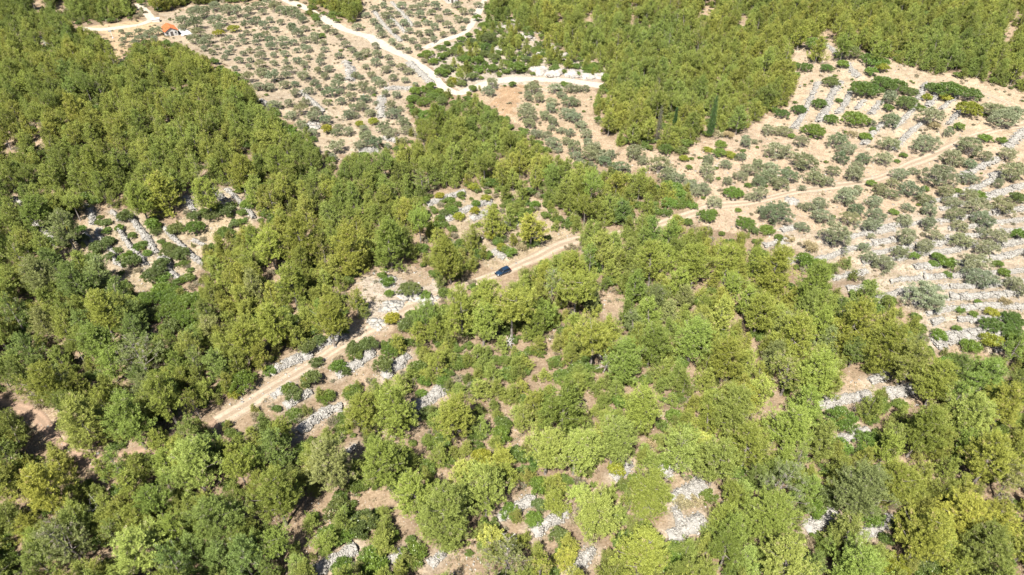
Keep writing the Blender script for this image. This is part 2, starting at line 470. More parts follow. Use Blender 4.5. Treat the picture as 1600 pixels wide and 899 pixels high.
ROADS = {
    'gravel_road': ([(440, -4), (466, 8), (490, 20), (535, 45), (575, 57), (600, 72), (640, 92), (665, 112), (690, 135), (715, 146), (740, 138), (775, 127), (810, 124), (850, 125), (900, 128), (952, 136)], 4.3, 'gravel'),
    'gravel_lane': ([(662, 76), (690, 64), (724, 52), (737, 38), (748, 18), (760, -6)], 3.0, 'gravel'),
    'dirt_track': ([(1640, 182), (1600, 195), (1530, 210), (1470, 238), (1420, 258), (1370, 280), (1310, 290), (1240, 300), (1180, 315), (1120, 322), (1070, 338), (1000, 360), (930, 370), (880, 382), (840, 402), (790, 424), (740, 442), (690, 465), (640, 480), (600, 502), (560, 525), (520, 548), (470, 580), (430, 605), (390, 630), (340, 660)], 3.4, 'track'),
    'forest_path': ([(340, 660), (290, 685), (250, 702), (190, 716), (140, 720), (112, 710), (92, 694), (75, 670), (50, 645), (10, 635), (-40, 620)], 2.5, 'red_path'),
    'footpath': ([(1527, 142), (1542, 148), (1558, 153), (1580, 163)], 1.6, 'track'),
    'yard_drive': ([(216, 6), (224, 15), (236, 30), (224, 37), (196, 42), (160, 46), (120, 44)], 3.6, 'gravel'),
}

CLEAR = {
    'olive': [(215, 60), (225, 30), (235, 28), (285, 10), (450, 0), (475, 18), (492, 35), (556, 38), (566, 20), (560, -5), (757, -5), (760, 25), (742, 55), (690, 78), (658, 85), (665, 112), (690, 138), (715, 150), (648, 138), (638, 165), (650, 198), (672, 214), (640, 210), (610, 228), (570, 240), (515, 252), (492, 235), (474, 205), (452, 190), (420, 165), (395, 145), (370, 118), (330, 96), (300, 80), (262, 66)],
    'maquis': [(662, 82), (742, 55), (760, 30), (800, 30), (870, 75), (948, 112), (950, 135), (715, 142), (690, 120)],
    'small_grove': [(745, 152), (770, 134), (940, 137), (928, 170), (940, 208), (968, 235), (1000, 268), (962, 270), (882, 252), (852, 232), (818, 203), (782, 184)],
    'orchard': [(968, 235), (1050, 238), (1100, 222), (1160, 205), (1215, 175), (1240, 155), (1245, 120), (1235, 85), (1262, 58), (1320, 78), (1400, 98), (1450, 115), (1540, 132), (1620, 150), (1620, 505), (1560, 520), (1600, 540), (1480, 552), (1450, 535), (1425, 480), (1330, 420), (1290, 408), (1240, 388), (1150, 362), (1060, 345), (1090, 318), (1062, 292), (1020, 278)],
    'terraces': [(140, 335), (195, 330), (250, 345), (262, 352), (292, 335), (296, 305), (330, 296), (370, 292), (404, 320), (402, 345), (352, 368), (322, 388), (325, 420), (285, 438), (250, 470), (222, 468), (180, 440), (150, 408), (92, 390), (52, 350), (110, 362)],
    'roadside': [(545, 440), (600, 415), (660, 420), (690, 440), (672, 470), (640, 490), (604, 518), (560, 542), (520, 572), (435, 625), (390, 640), (330, 668), (330, 650), (400, 598), (450, 560), (520, 530), (575, 495)],
    'middle': [(648, 345), (672, 312), (742, 288), (800, 300), (868, 320), (878, 350), (905, 368), (850, 392), (800, 415), (760, 420), (735, 400), (690, 350)],
    'yard': [(115, 40), (160, 40), (235, 28), (262, 55), (240, 66), (205, 72), (188, 100), (170, 100), (176, 80), (160, 60)],
}
THICKETS = [[(205, 458), (245, 442), (300, 448), (322, 470), (318, 515), (285, 530), (245, 512), (215, 490)], [(640, 140), (668, 136), (690, 150), (700, 172), (680, 205), (655, 196), (640, 170)]]
GAPS = [(650, 645, 26), (512, 815, 24), (480, 845, 12), (735, 880, 32), (985, 735, 17), (1075, 745, 20), (1078, 795, 26), (1325, 628, 38), (1412, 612, 24), (1388, 585, 20),
        (1283, 817, 17), (1366, 832, 20), (1490, 745, 13), (1540, 878, 20), (825, 790, 28), (855, 822, 24), (915, 875, 18), (618, 668, 26), (800, 690, 22), (1043, 658, 14),
        (1085, 605, 15), (965, 480, 22), (862, 530, 16), (60, 225, 12), (18, 220, 14), (90, 385, 10), (75, 672, 14), (105, 705, 14), (140, 715, 14), (505, 650, 18), (535, 640, 12),
        (1205, 400, 10), (1290, 60, 14), (1575, 55, 12), (1590, 30, 10), (1595, 120, 10), (875, 30, 8), (920, 30, 10), (845, 60, 8), (1105, 20, 10), (1160, 35, 10), (1120, 125, 8), (1185, 85, 8), (940, 470, 14),
        (600, 575, 20), (560, 575, 16), (680, 615, 18), (545, 870, 16), (610, 878, 14), (1340, 690, 10), (1505, 540, 24), (1080, 760, 20), (60, 8, 14), (95, 12, 10), (30, 60, 10)]


def in_poly(px, poly):
    x, y = px[..., 0], px[..., 1]
    c = np.zeros(x.shape, bool)
    n = len(poly)
    for i in range(n):
        x1, y1 = poly[i]; x2, y2 = poly[(i + 1) % n]
        if y1 == y2: continue
        c ^= ((y1 > y) != (y2 > y)) & (x < (x2 - x1) * (y - y1) / (y2 - y1) + x1)
    return c


road_w = {k: pts_world(v[0], 1.0) for k, v in ROADS.items()}
wall_w = [pts_world(w[0], 0.8) for w in WALLS]

# level the land across the tracks, then raise each terrace behind its wall
for wi, (pl, (_, wd, hh, side)) in enumerate(zip(wall_w, WALLS)):
    x0, x1 = np.searchsorted(XS, [pl[:, 0].min() - 9, pl[:, 0].max() + 9]); y0, y1 = np.searchsorted(YS, [pl[:, 1].min() - 9, pl[:, 1].max() + 9])
    X, Y = GX[y0:y1, x0:x1], GY[y0:y1, x0:x1]
    best = np.full(X.shape, 1e9); sd = np.zeros(X.shape); edge = np.zeros(X.shape)
    for a, b in zip(pl[:-1], pl[1:]):
        d = b - a; L = np.hypot(*d) + 1e-9; d = d / L
        nrm = np.array([-d[1], d[0]])
        ref = nrm[1] if side == 'f' else -nrm[1]
        if abs(nrm[1]) < 0.25 and side == 'n': ref = -nrm[0]
        if ref < 0: nrm = -nrm
        t = np.clip((X - a[0]) * d[0] + (Y - a[1]) * d[1], 0, L)
        qx, qy = X - (a[0] + d[0] * t), Y - (a[1] + d[1] * t)
        dist = np.hypot(qx, qy)
        better = dist < best
        best = np.where(better, dist, best)
        sd = np.where(better, qx * nrm[0] + qy * nrm[1], sd)
    up = np.clip(sd / 0.5, 0, 1) * np.clip(1 - best / 6.5, 0, 1) * np.clip(1.3 - (best - np.abs(sd)) / 1.5, 0, 1)
    GZ[y0:y1, x0:x1] += hh * 0.8 * up
for k in ('dirt_track', 'gravel_road'):
    pl = road_w[k]
    for p in pl[::2]:
        x0, x1 = np.searchsorted(XS, [p[0] - 3, p[0] + 3]); y0, y1 = np.searchsorted(YS, [p[1] - 3, p[1] + 3])
        if x1 <= x0 or y1 <= y0: continue
        d = np.hypot(GX[y0:y1, x0:x1] - p[0], GY[y0:y1, x0:x1] - p[1])
        w = np.clip(1.6 - d / 2.0, 0, 1) * 0.5
        GZ[y0:y1, x0:x1] = GZ[y0:y1, x0:x1] * (1 - w) + H0(p[0], p[1]) * w

GROUND_K = 0.50
# land cover of the ground: real soil colours by zone
P3 = np.stack([GX, GY, GZ], -1)
vis = (P3 - CAM) @ FWD > 5
PX = np.where(vis[..., None], project(np.where(vis[..., None], P3, CAM + FWD * 50)), -9999)
jit = 7 * np.stack([np.sin(GX / 2.3 + GY / 3.9) + np.sin(GX / 0.9 - GY / 1.3), np.sin(GY / 2.1 - GX / 4.3) + np.sin(GX / 1.1 + GY / 0.8)], -1) * 0.6
PJ = PX + jit
cover = np.empty(GX.shape + (3,)); cover[:] = (0.36, 0.285, 0.21)          # needle litter, reddish brown
m_ = 0.5 + 0.5 * np.sin(GX / 7.0 + 2 * np.sin(GY / 9.0)) * np.sin(GY / 6.0)
cover += (m_[..., None] - 0.5) * np.array([0.08, 0.07, 0.05])


def paint(mask, col, k=1.0):
    cover[mask] = cover[mask] * (1 - k) + np.array(col) * k


paint(in_poly(PJ, CLEAR['olive']), (0.50, 0.43, 0.34))
paint(in_poly(PJ, CLEAR['maquis']), (0.50, 0.46, 0.40))
paint(in_poly(PJ, CLEAR['small_grove']), (0.49, 0.40, 0.30))
paint(in_poly(PJ, CLEAR['orchard']), (0.54, 0.445, 0.345))
paint(in_poly(PJ, [(1180, 365), (1340, 350), (1620, 300), (1620, 545), (1450, 545), (1420, 480), (1290, 408)]), (0.52, 0.455, 0.375), .8)
paint(in_poly(PJ, [(1240, 60), (1600, 140), (1600, 200), (1430, 235), (1330, 200), (1245, 205), (1230, 120)]), (0.52, 0.44, 0.34))
paint(in_poly(PJ, CLEAR['terraces']), (0.45, 0.385, 0.285))
paint(in_poly(PJ, CLEAR['roadside']), (0.46, 0.38, 0.29))
paint(in_poly(PJ, CLEAR['middle']), (0.46, 0.39, 0.29))
paint(in_poly(PJ, CLEAR['yard']), (0.58, 0.46, 0.31))
paint(in_poly(PJ, [(560, 440), (690, 440), (672, 470), (640, 488), (600, 510), (570, 500)]), (0.52, 0.48, 0.43), .8)
paint(in_poly(PJ, [(775, 136), (822, 140), (812, 160), (790, 185), (772, 165)]), (0.44, 0.31, 0.20), .8)
paint(in_poly(PJ, [(850, 110), (945, 112), (950, 134), (850, 128)]), (0.52, 0.42, 0.35), .7)
for (u, v, r) in GAPS:
    d = np.hypot(PJ[..., 0] - u, (PJ[..., 1] - v) * 1.2)
    paint(d < r * 1.25, (0.47, 0.38, 0.285), .8)
for wd_, pl in zip(WALLS, wall_w):       # spilled stones bleach the soil beside a wall
    x0, x1 = np.searchsorted(XS, [pl[:, 0].min() - 4, pl[:, 0].max() + 4]); y0, y1 = np.searchsorted(YS, [pl[:, 1].min() - 4, pl[:, 1].max() + 4])
    if x1 <= x0 or y1 <= y0: continue
    X, Y = GX[y0:y1, x0:x1], GY[y0:y1, x0:x1]
    dm = np.min(np.hypot(X[..., None] - pl[:, 0], Y[..., None] - pl[:, 1]), -1)
    w = (np.clip(1.2 - dm / (wd_[1] * 0.5 + 1.0), 0, 1) * 0.55)[..., None]
    cover[y0:y1, x0:x1] = cover[y0:y1, x0:x1] * (1 - w) + np.array((0.52, 0.49, 0.44)) * w

ny, nx = GX.shape
idx = np.arange(nx * ny).reshape(ny, nx)
gf = np.stack([idx[:-1, :-1], idx[:-1, 1:], idx[1:, 1:], idx[1:, :-1]], -1).reshape(-1, 4)
ground = link('ground', mesh_np('ground', P3.reshape(-1, 3), gf, M['ground'], smooth=True, color=np.clip(cover * GROUND_K, .02, .8).reshape(-1, 3)))
ground['kind'] = 'structure'

# roads: draped strips with wheel ruts and ragged edges
for name, (pl, width, mk) in ROADS.items():
    c = road_w[name]
    t = np.gradient(c, axis=0); t /= np.linalg.norm(t, axis=1, keepdims=True)
    nrm = np.stack([-t[:, 1], t[:, 0]], 1)
    lanes = np.array([-1.0, -0.82, -0.66, -0.5, -0.34, -0.18, 0, 0.18, 0.34, 0.5, 0.66, 0.82, 1.0])
    rag = rng.normal(0, .13, (len(c), 2)); rag = (rag + np.roll(rag, 1, 0) + np.roll(rag, -1, 0)) / 1.6
    wl = 0.5 * width * (1 + 0.18 * np.sin(np.arange(len(c)) / 6.0))
    V, T = [], []
    for k, l in enumerate(lanes):
        off = l * wl + (rag[:, 0] if l < -.9 else rag[:, 1] if l > .9 else 0)
        q = c + nrm * off[:, None]
        z = height(q[:, 0], q[:, 1]) + (0.07 if abs(l) < .9 else 0.03)
        V.append(np.column_stack([q, z]))
        rut = 1.0 if mk == 'gravel' and abs(l) < .9 else (1.0 if 0.3 < abs(l) < 0.7 else 0.15)
        T.append(np.full(len(c), rut))
    V = np.stack(V, 1); T = np.stack(T, 1)
    n, k = V.shape[:2]
    ii = np.arange(n * k).reshape(n, k)
    f = np.stack([ii[:-1, :-1], ii[:-1, 1:], ii[1:, 1:], ii[1:, :-1]], -1).reshape(-1, 4)[:, ::-1]
    o = link(name, mesh_np(name, V.reshape(-1, 3), f, M[mk], tint=T.ravel(), smooth=True))
    o['kind'] = 'structure'


# ------------------------------------------------------------------ stones
CUBE = np.array([(-1, -1, -1), (1, -1, -1), (1, 1, -1), (-1, 1, -1), (-1, -1, 1), (1, -1, 1), (1, 1, 1), (-1, 1, 1)], float) * 0.5
CF = np.array([(3, 2, 1, 0), (4, 5, 6, 7), (0, 1, 5, 4), (1, 2, 6, 5), (2, 3, 7, 6), (3, 0, 4, 7)])


def stones_mesh(name, centers, size, mat):
    n = len(centers)
    sc = size[:, None] * rng.uniform(.65, 1.35, (n, 3)) * np.array([1.15, 1.0, .7])
    v = CUBE[None] * sc[:, None, :] * rng.uniform(.72, 1.15, (n, 8, 1))
    a = rng.uniform(0, 6.28, n); b = rng.normal(0, .25, n)
    ca, sa, cb, sb = np.cos(a)[:, None], np.sin(a)[:, None], np.cos(b)[:, None], np.sin(b)[:, None]
    x, y, z = v[..., 0], v[..., 1], v[..., 2]
    y, z = y * cb - z * sb, y * sb + z * cb
    x, y = x * ca - y * sa, x * sa + y * ca
    v = np.stack([x, y, z], -1) + centers[:, None, :]
    f = (CF[None] + (np.arange(n) * 8)[:, None, None]).reshape(-1, 4)
    return mesh_np(name, v.reshape(-1, 3), f, mat, tint=np.repeat(rng.uniform(0, 1, n), 8))


wall_objs = []
for wi, (pl, (ppx, wd, hh, side)) in enumerate(zip(wall_w, WALLS)):
    mid = pl[len(pl) // 2]
    base = np.array([mid[0], mid[1], height(mid[0], mid[1])])
    t = np.gradient(pl, axis=0); t /= np.linalg.norm(t, axis=1, keepdims=True)
    nrm = np.stack([-t[:, 1], t[:, 0]], 1)
    wob = wd * (0.42 + 0.10 * rng.normal(size=len(pl))).clip(.25, .62)
    prof = [(-1.0, -.35), (-.95, .35), (-.6, .85), (0, 1.0), (.6, .85), (.95, .35), (1.0, -.35)]
    hv = hh * (1 + 0.16 * rng.normal(size=len(pl))).clip(.55, 1.25)
    hv[0] *= .4; hv[-1] *= .4
    gzc = height(pl[:, 0], pl[:, 1])
    V = []
    for (a, zz) in prof:
        q = pl + nrm * (a * wob)[:, None]
        gz = height(q[:, 0], q[:, 1])
        z = gz - .3 if zz < 0 else np.maximum(gz + 0.05, np.minimum(gz, gzc) + zz * hv)
        V.append(np.column_stack([q, z]))
    V = np.stack(V, 1) - base
    n, k = V.shape[:2]; ii = np.arange(n * k).reshape(n, k)
    f = np.stack([ii[:-1, :-1], ii[:-1, 1:], ii[1:, 1:], ii[1:, :-1]], -1).reshape(-1, 4)[:, ::-1]
    w_o = link('dry_stone_wall', mesh_np('dry_stone_wall', V.reshape(-1, 3), f, M['rubble']), loc=base)
    # the stones that show on its top and faces
    L = np.linalg.norm(np.diff(pl, axis=0), axis=1).sum()
    far = np.hypot(*mid) > 190
    ns = int(L * wd * (18 if far else 38))
    s_ = rng.uniform(0, len(pl) - 1.001, ns); i0 = s_.astype(int); fr = (s_ - i0)[:, None]
    c = pl[i0] * (1 - fr) + pl[i0 + 1] * fr
    a = rng.uniform(-1.15, 1.15, ns)
    q = c + nrm[i0] * (a * wob[i0])[:, None]
    gz = height(q[:, 0], q[:, 1]); gc = gzc[i0]
    zz = np.interp(np.abs(a), [0, .6, .95, 1.15], [1.0, .85, .35, .02])
    z = np.maximum(gz + .05, np.minimum(gz, gc) + zz * hv[i0]) + rng.uniform(-.05, .1, ns)
    so = link('stones', stones_mesh('wall_stones', np.column_stack([q, z]) - base, rng.uniform(.13, .31, ns) * (1.4 if far else 1.0), M['stone']), parent=w_o)
    so['kind'] = 'stuff'
    wall_objs.append((w_o, project(base), L, wd))

# loose stones on the stony ground
cand = rng.uniform((-10, -10), (1610, 909), (60000, 2))
dens = np.zeros(len(cand))
for k, d in (('olive', .35), ('maquis', .8), ('small_grove', .3), ('orchard', 1.0), ('terraces', .5), ('roadside', .9), ('middle', .5), ('yard', .2)):
    dens[in_poly(cand, CLEAR[k])] = d
for (u, v, r) in GAPS:
    dens[np.hypot(cand[:, 0] - u, cand[:, 1] - v) < r * 1.2] = .55
cand = cand[rng.uniform(size=len(cand)) < dens * 0.8]
w = survey(cand[:, 0], cand[:, 1])
w[:, :2] += rng.normal(0, .6, (len(w), 2)); w[:, 2] = height(w[:, 0], w[:, 1]) + .02
lo_ = link('loose_stones', stones_mesh('loose_stones', w, rng.gamma(3.0, .04, len(w)).clip(.07, .4) * (1 + w[:, 1] / 500), M['stone']))
lo_['kind'] = 'stuff'


# ------------------------------------------------------------------ plants: shapes
def leaves(cent, rad, n_per, length, width, flat=0.7, upbias=0.5, shell=(0.35, 0.85), seed=0, low=-0.55, stick=.4, dead=0.0):
    """leaf-sized rhombi filling foliage clumps; returns verts, faces, tint"""
    g = np.random.default_rng(seed)
    cent = np.asarray(cent, float); rad = np.asarray(rad, float)
    k = np.maximum(6, (n_per * (rad / rad.mean()) ** 2).astype(int))
    ci = np.repeat(np.arange(len(cent)), k); n = len(ci)
    u = g.normal(size=(n, 3)); u /= np.linalg.norm(u, axis=1, keepdims=True)
    u[:, 2] = np.where(u[:, 2] < low, -u[:, 2], u[:, 2])
    p = cent[ci] + u * np.array([1, 1, flat]) * (rad[ci] * g.uniform(*shell, n))[:, None]
    tg = np.cross(u, g.normal(size=(n, 3))); tg /= np.linalg.norm(tg, axis=1, keepdims=True) + 1e-9
    d = u * stick + tg * (1 - stick) + np.array([0, 0, upbias]); d /= np.linalg.norm(d, axis=1, keepdims=True)
    sdir = np.cross(d, u + g.normal(0, .45, (n, 3))); sdir /= np.linalg.norm(sdir, axis=1, keepdims=True) + 1e-9
    L = (length * g.uniform(.7, 1.3, n))[:, None]; W = (width * g.uniform(.7, 1.3, n))[:, None]
    v = np.stack([p, p + d * L * .5 + sdir * W * .5, p + d * L, p + d * L * .5 - sdir * W * .5], 1)
    tint = (g.uniform(0, 1, len(cent))[ci] * .55 + g.uniform(0, 1, n) * .45)
    tint = np.where((g.uniform(size=len(cent)) < dead)[ci] & (g.uniform(size=n) < .8), -.1, tint)
    return v.reshape(-1, 3), np.arange(n * 4).reshape(-1, 4), np.repeat(tint, 4)


def shoots(cent, axis, length, rad, per, L, W, seed, dead=0.0):
    """pine shoots: brushes of needles set along short twigs"""
    g = np.random.default_rng(seed)
    m = len(cent); n = m * per
    ci = np.repeat(np.arange(m), per)
    ax = axis[ci]
    w = np.cross(ax, g.normal(size=(n, 3))); w /= np.linalg.norm(w, axis=1, keepdims=True) + 1e-9
    t = g.uniform(-.5, .5, n)
    taper = np.where(t > .2, 1 - (t - .2) * 1.6, 1.0)
    p = cent[ci] + ax * (t * length[ci])[:, None] + w * (rad[ci] * g.uniform(.2, 1, n) * taper)[:, None]
    d = ax * .7 + w * .6 + g.normal(0, .15, (n, 3)); d /= np.linalg.norm(d, axis=1, keepdims=True)
    sd = np.cross(d, w + g.normal(0, .4, (n, 3))); sd /= np.linalg.norm(sd, axis=1, keepdims=True) + 1e-9
    LL = (L * g.uniform(.7, 1.3, n))[:, None]; WW = (W * g.uniform(.7, 1.3, n))[:, None]
    v = np.stack([p, p + d * LL * .5 + sd * WW * .5, p + d * LL, p + d * LL * .5 - sd * WW * .5], 1)
    tint = g.uniform(0, 1, m)[ci] * .5 + g.uniform(0, 1, n) * .5
    tint = np.where((g.uniform(size=m) < dead)[ci] & (g.uniform(size=n) < .85), -.1, tint)
    return v.reshape(-1, 3), np.arange(n * 4).reshape(-1, 4), np.repeat(tint, 4)


def pine_shape(seed, form, h, R):
    g = np.random.default_rng(seed)
    base = dict(broad=.26, cone=.08, umbrella=.56, ragged=.30, young=.05)[form]
    nl = int(dict(broad=2.6, cone=3.6, umbrella=1.7, ragged=1.5, young=4.5)[form] * R ** 1.45 * 2.1) + 8
    lean = g.normal(0, .06, 2) * h
    ph = g.uniform(0, 6.28, 3)
    mb = MB()
    ax = lambda t: np.array([lean[0] * t * t + .15 * math.sin(t * 5 + seed), lean[1] * t * t + .15 * math.cos(t * 4 + seed), h * t])
    mb.tube([ax(t) + (np.array([0, 0, -.4]) if t == 0 else 0) for t in (0, .25, .5, .75, .94)], [.022 * h, .018 * h, .014 * h, .008 * h, .003 * h], 6)
    cs, rs = [], []
    for i in range(nl):
        t = base + (1 - base) * ((i + .5) / nl) ** .92 * .98
        s_ = (t - base) / (1 - base)
        if form in ('cone', 'young'):
            pr = (1 - s_) ** .8 * .95 + .08
        elif form == 'umbrella':
            pr = math.sqrt(max(0.0, 1 - (s_ * .96) ** 2)) * (.55 + .45 * min(1, s_ * 3))
        else:
            pr = max(.08, (1 - s_ ** 1.3)) ** .78 * (.70 + .30 * min(1, s_ * 3.5))
        az = i * 2.399 + g.normal(0, .35)
        lob = 1 + .20 * math.sin(az + ph[0]) + .14 * math.sin(2 * az + ph[1]) + .10 * math.sin(5 * az + ph[2])
        Lr = R * pr * g.uniform(.55, 1.12) * lob
        o = ax(t * .97)
        rise = (0.50 if form in ('cone', 'young') else .42) * Lr * g.uniform(.3, 1.6) + (-.14 * Lr if form == 'umbrella' else 0)
        e = o + np.array([math.cos(az) * Lr, math.sin(az) * Lr, rise])
        m_ = o * .5 + e * .5 + np.array([0, 0, -.08 * Lr])
        if Lr > .8 and i % 2 == 0:
            mb.tube([o, m_, e], [.0055 * h * (1.2 - s_ * .6), .004 * h, .0012 * h], 4)
        fr = (.45, .72, 1.0) if Lr > 2.4 else ((.6, 1.0) if Lr > 1.1 else (1.0,))
        if form == 'ragged': fr = fr[-2:]
        for q in fr:
            p = o * (1 - q) + e * q + np.array([0, 0, -.25 * Lr * q * (1 - q)]) + g.normal(0, .28, 3) * np.array([1, 1, .7])
            cs.append(p); rs.append(g.uniform(.42, .84) * (.72 + .07 * R))
            if g.uniform() < .5:
                a2 = az + g.choice([-1, 1]) * g.uniform(.25, .5)
                p2 = o + np.array([math.cos(a2) * Lr * q, math.sin(a2) * Lr * q, rise * q + g.normal(0, .2)])
                cs.append(p2); rs.append(g.uniform(.35, .65) * (.72 + .07 * R))
    cs.append(ax(1.0)); rs.append(.5)
    cs = np.array(cs); rs = np.array(rs)
    k = np.maximum(3, np.round(5.2 * (rs / .6) ** 1.6)).astype(int)
    if form == 'ragged': k = np.maximum(2, (k * .7).astype(int))
    ci = np.repeat(np.arange(len(cs)), k); m = len(ci)
    off = g.normal(0, .55, (m, 3)) * rs[ci][:, None]
    c3 = cs[ci] + off
    rad_xy = c3.copy(); rad_xy[:, 2] = 0; rad_xy /= (np.linalg.norm(rad_xy, axis=1, keepdims=True) + .4)
    axs = rad_xy * g.uniform(.2, .9, (m, 1)) + np.array([0, 0, .75]) + g.normal(0, .28, (m, 3)) + off / rs[ci][:, None] * .25
    axs /= np.linalg.norm(axs, axis=1, keepdims=True)
    v, f, t = shoots(c3, axs, g.uniform(.5, 1.1, m), g.uniform(.10, .20, m), 44, .22, .055, seed + 7, .10 if form == 'ragged' else .025)
    return (mb.mesh('pine_trunk', M['bark']), mesh_np('pine_crown', v, f, M['pine'], tint=t))


PINES = []     # (trunk mesh, crown mesh, form, height, radius)
for i, (form, h, R) in enumerate([('broad', 9.5, 3.2), ('broad', 9, 3.1), ('broad', 9, 2.8), ('cone', 9.0, 2.6), ('cone', 8.5, 2.4), ('umbrella', 9, 3.4), ('ragged', 9, 3.0), ('young', 5.0, 1.7), ('broad', 8, 2.6), ('ragged', 8, 2.7), ('cone', 9, 2.8),
                                  ('broad', 13, 5.2), ('broad', 12.5, 4.6), ('broad', 13, 4.9), ('ragged', 12, 4.8), ('cone', 13.5, 4.3), ('umbrella', 11.5, 5.2)]):
    tm, cm = pine_shape(100 + i * 13, form, h, R)
    PINES.append((tm, cm, form, h, R))


def olive_shape(seed, h, R, nc=50):
    g = np.random.default_rng(seed)
    mb = MB(); cs, rs = [], []
    n = 5
    for i in range(n):
        az = i * 6.283 / n + g.normal(0, .3)
        e = np.array([math.cos(az) * R * .55, math.sin(az) * R * .55, h * .62])
        mb.tube([(0.12 * math.cos(az), .12 * math.sin(az), -.3), (e[0] * .35, e[1] * .35, h * .25), e], [.16, .11, .04], 5)
    ph = g.uniform(0, 6.28, 3)
    for i in range(nc):
        az = i * 2.399 + g.normal(0, .3); s_ = (i + .5) / nc
        rr = R * math.sqrt(s_) * g.uniform(.72, 1.12) * (1 + .20 * math.sin(2 * az + ph[0]) + .14 * math.sin(3 * az + ph[1]) + .1 * math.sin(5 * az + ph[2]))
        zz = h * (.34 + .55 * math.sqrt(max(0.02, 1 - (rr / R / 1.25) ** 2))) * g.uniform(.70, 1.12)
        p = np.array([math.cos(az) * rr, math.sin(az) * rr, zz])
        cs.append(p); rs.append(min(R, 2.9) * g.uniform(.12, .21))
        if i % 2 == 0:
            mb.tube([(p[0] * .45, p[1] * .45, h * .5), p], [.03, .012], 3)
        if s_ > .45 and g.uniform() < .5:
            cs.append(p * np.array([.98, .98, .55])); rs.append(min(R, 2.9) * g.uniform(.12, .18))
    v, f, t = leaves(cs, rs, 95, .25, .09, .8, .25, (.2, 1.0), seed + 3, stick=.5)
    return (mb.mesh('olive_trunk', M['bark']), mesh_np('olive_crown', v, f, M['olive'], tint=t))


OLIVES = [(*olive_shape(400 + i * 7, h, R), h, R) for i, (h, R) in enumerate([(3.7, 2.6), (3.4, 2.5), (4.0, 2.6), (3.6, 2.7), (3.2, 2.4)])]
BIG_OLIVES = [(*olive_shape(470, 5.2, 4.2, 120), 5.2, 4.2), (*olive_shape(483, 4.8, 3.9, 105), 4.8, 3.9)]


def shrub_shape(seed, h, R, mat, nclump=38, per=110, lf=(.19, .09), gap=0.0):
    g = np.random.default_rng(seed)
    mb = MB(); cs, rs = [], []
    for i in range(nclump):
        az = i * 2.399 + g.normal(0, .4); rr = R * math.sqrt((i + .5) / nclump) * g.uniform(.7, 1.05)
        zz = h * (.22 + .62 * math.sqrt(max(0, 1 - (rr / R / 1.1) ** 2))) * g.uniform(.75, 1.12)
        if g.uniform() < gap: continue
        cs.append((math.cos(az) * rr, math.sin(az) * rr, zz)); rs.append(min(R, 1.7) * g.uniform(.16, .27))
        if i % 3 == 0:
            mb.tube([(0, 0, -.15), cs[-1]], [.04, .012], 3)
    v, f, t = leaves(cs, rs, per, *lf, .85, .3, (.3, 1.0), seed + 5)
    return (mb.mesh('shrub_stems', M['bark']), mesh_np('shrub_foliage', v, f, mat, tint=t), h, R)


SHRUBS = [shrub_shape(700, 1.7, 1.5, M['shrub']), shrub_shape(711, 1.5, 1.6, M['shrub']), shrub_shape(722, 2.0, 1.5, M['shrub']), shrub_shape(733, 1.4, 1.5, M['shrub'], gap=.25)]
BIG_SHRUBS = [shrub_shape(744, 3.0, 3.2, M['shrub'], 120), shrub_shape(755, 3.2, 3.0, M['shrub'], 110), shrub_shape(766, 2.6, 3.1, M['shrub'], 100, gap=.12)]
BRUSH = [shrub_shape(801, 1.0, 1.2, M['dry'], 20, 60, (.34, .07), .2), shrub_shape(812, .8, 1.1, M['dry'], 16, 60, (.34, .07), .25)]

# ------------------------------------------------------------------ plants: where they stand
PINE_TINTS = [('yellow-green', (1.10, 1.08, .82)), ('fresh green', (.92, 1.04, .85)), ('grey-green', (1.02, 1.0, 1.35)), ('dark green', (.76, .86, .86)), ('pale green', (1.30, 1.28, 1.15)), ('olive-green', (.98, .94, .88))]


def Z(ox, oy, s, lst):
    return [(ox + a[0] / s, oy + a[1] / s, a[2] / s, *(a[3:])) for a in lst]


OL = []
OL += Z(1150, 130, 5.99, [(90, 540, 75), (175, 545, 35), (300, 430, 65), (450, 430, 80), (400, 610, 110), (610, 540, 75), (650, 720, 120), (960, 530, 95), (1050, 600, 80), (990, 690, 75), (1130, 790, 105), (1190, 690, 80), (1390, 695, 85), (1440, 550, 90), (1450, 330, 80), (1440, 130, 75), (1270, 370, 45), (50, 690, 50), (130, 800, 90), (330, 790, 75), (480, 860, 90), (750, 870, 100), (910, 820, 60), (40, 870, 60), (280, 880, 80)])
OL += Z(1350, 130, 5.99, [(260, 120, 80), (280, 325, 100), (630, 300, 100), (590, 540, 120), (270, 530, 110), (190, 700, 90), (790, 455, 50), (1000, 580, 100), (840, 695, 90), (1000, 745, 60), (1145, 685, 60), (1350, 655, 75), (1410, 830, 100), (1220, 240, 100), (1330, 310, 110), (1420, 250, 80), (720, 850, 130), (340, 850, 70), (470, 820, 45), (985, 880, 80), (80, 370, 40)])
OL += Z(1150, 270, 5.99, [(260, 80, 95), (420, 90, 85), (500, 25, 70), (220, 200, 85), (130, 220, 50), (390, 360, 150), (720, 80, 110), (860, 70, 70), (620, 140, 40), (1110, 15, 80), (1040, 200, 110), (1140, 150, 70), (790, 270, 90), (690, 320, 60), (610, 310, 40), (820, 400, 90), (620, 500, 65), (950, 590, 140), (1130, 340, 80), (1070, 430, 80), (1300, 260, 80), (1320, 380, 80), (1270, 470, 100), (1350, 150, 70), (1450, 190, 70), (1265, 590, 40), (1200, 680, 65), (1255, 785, 85), (1400, 850, 100), (1470, 90, 60)])
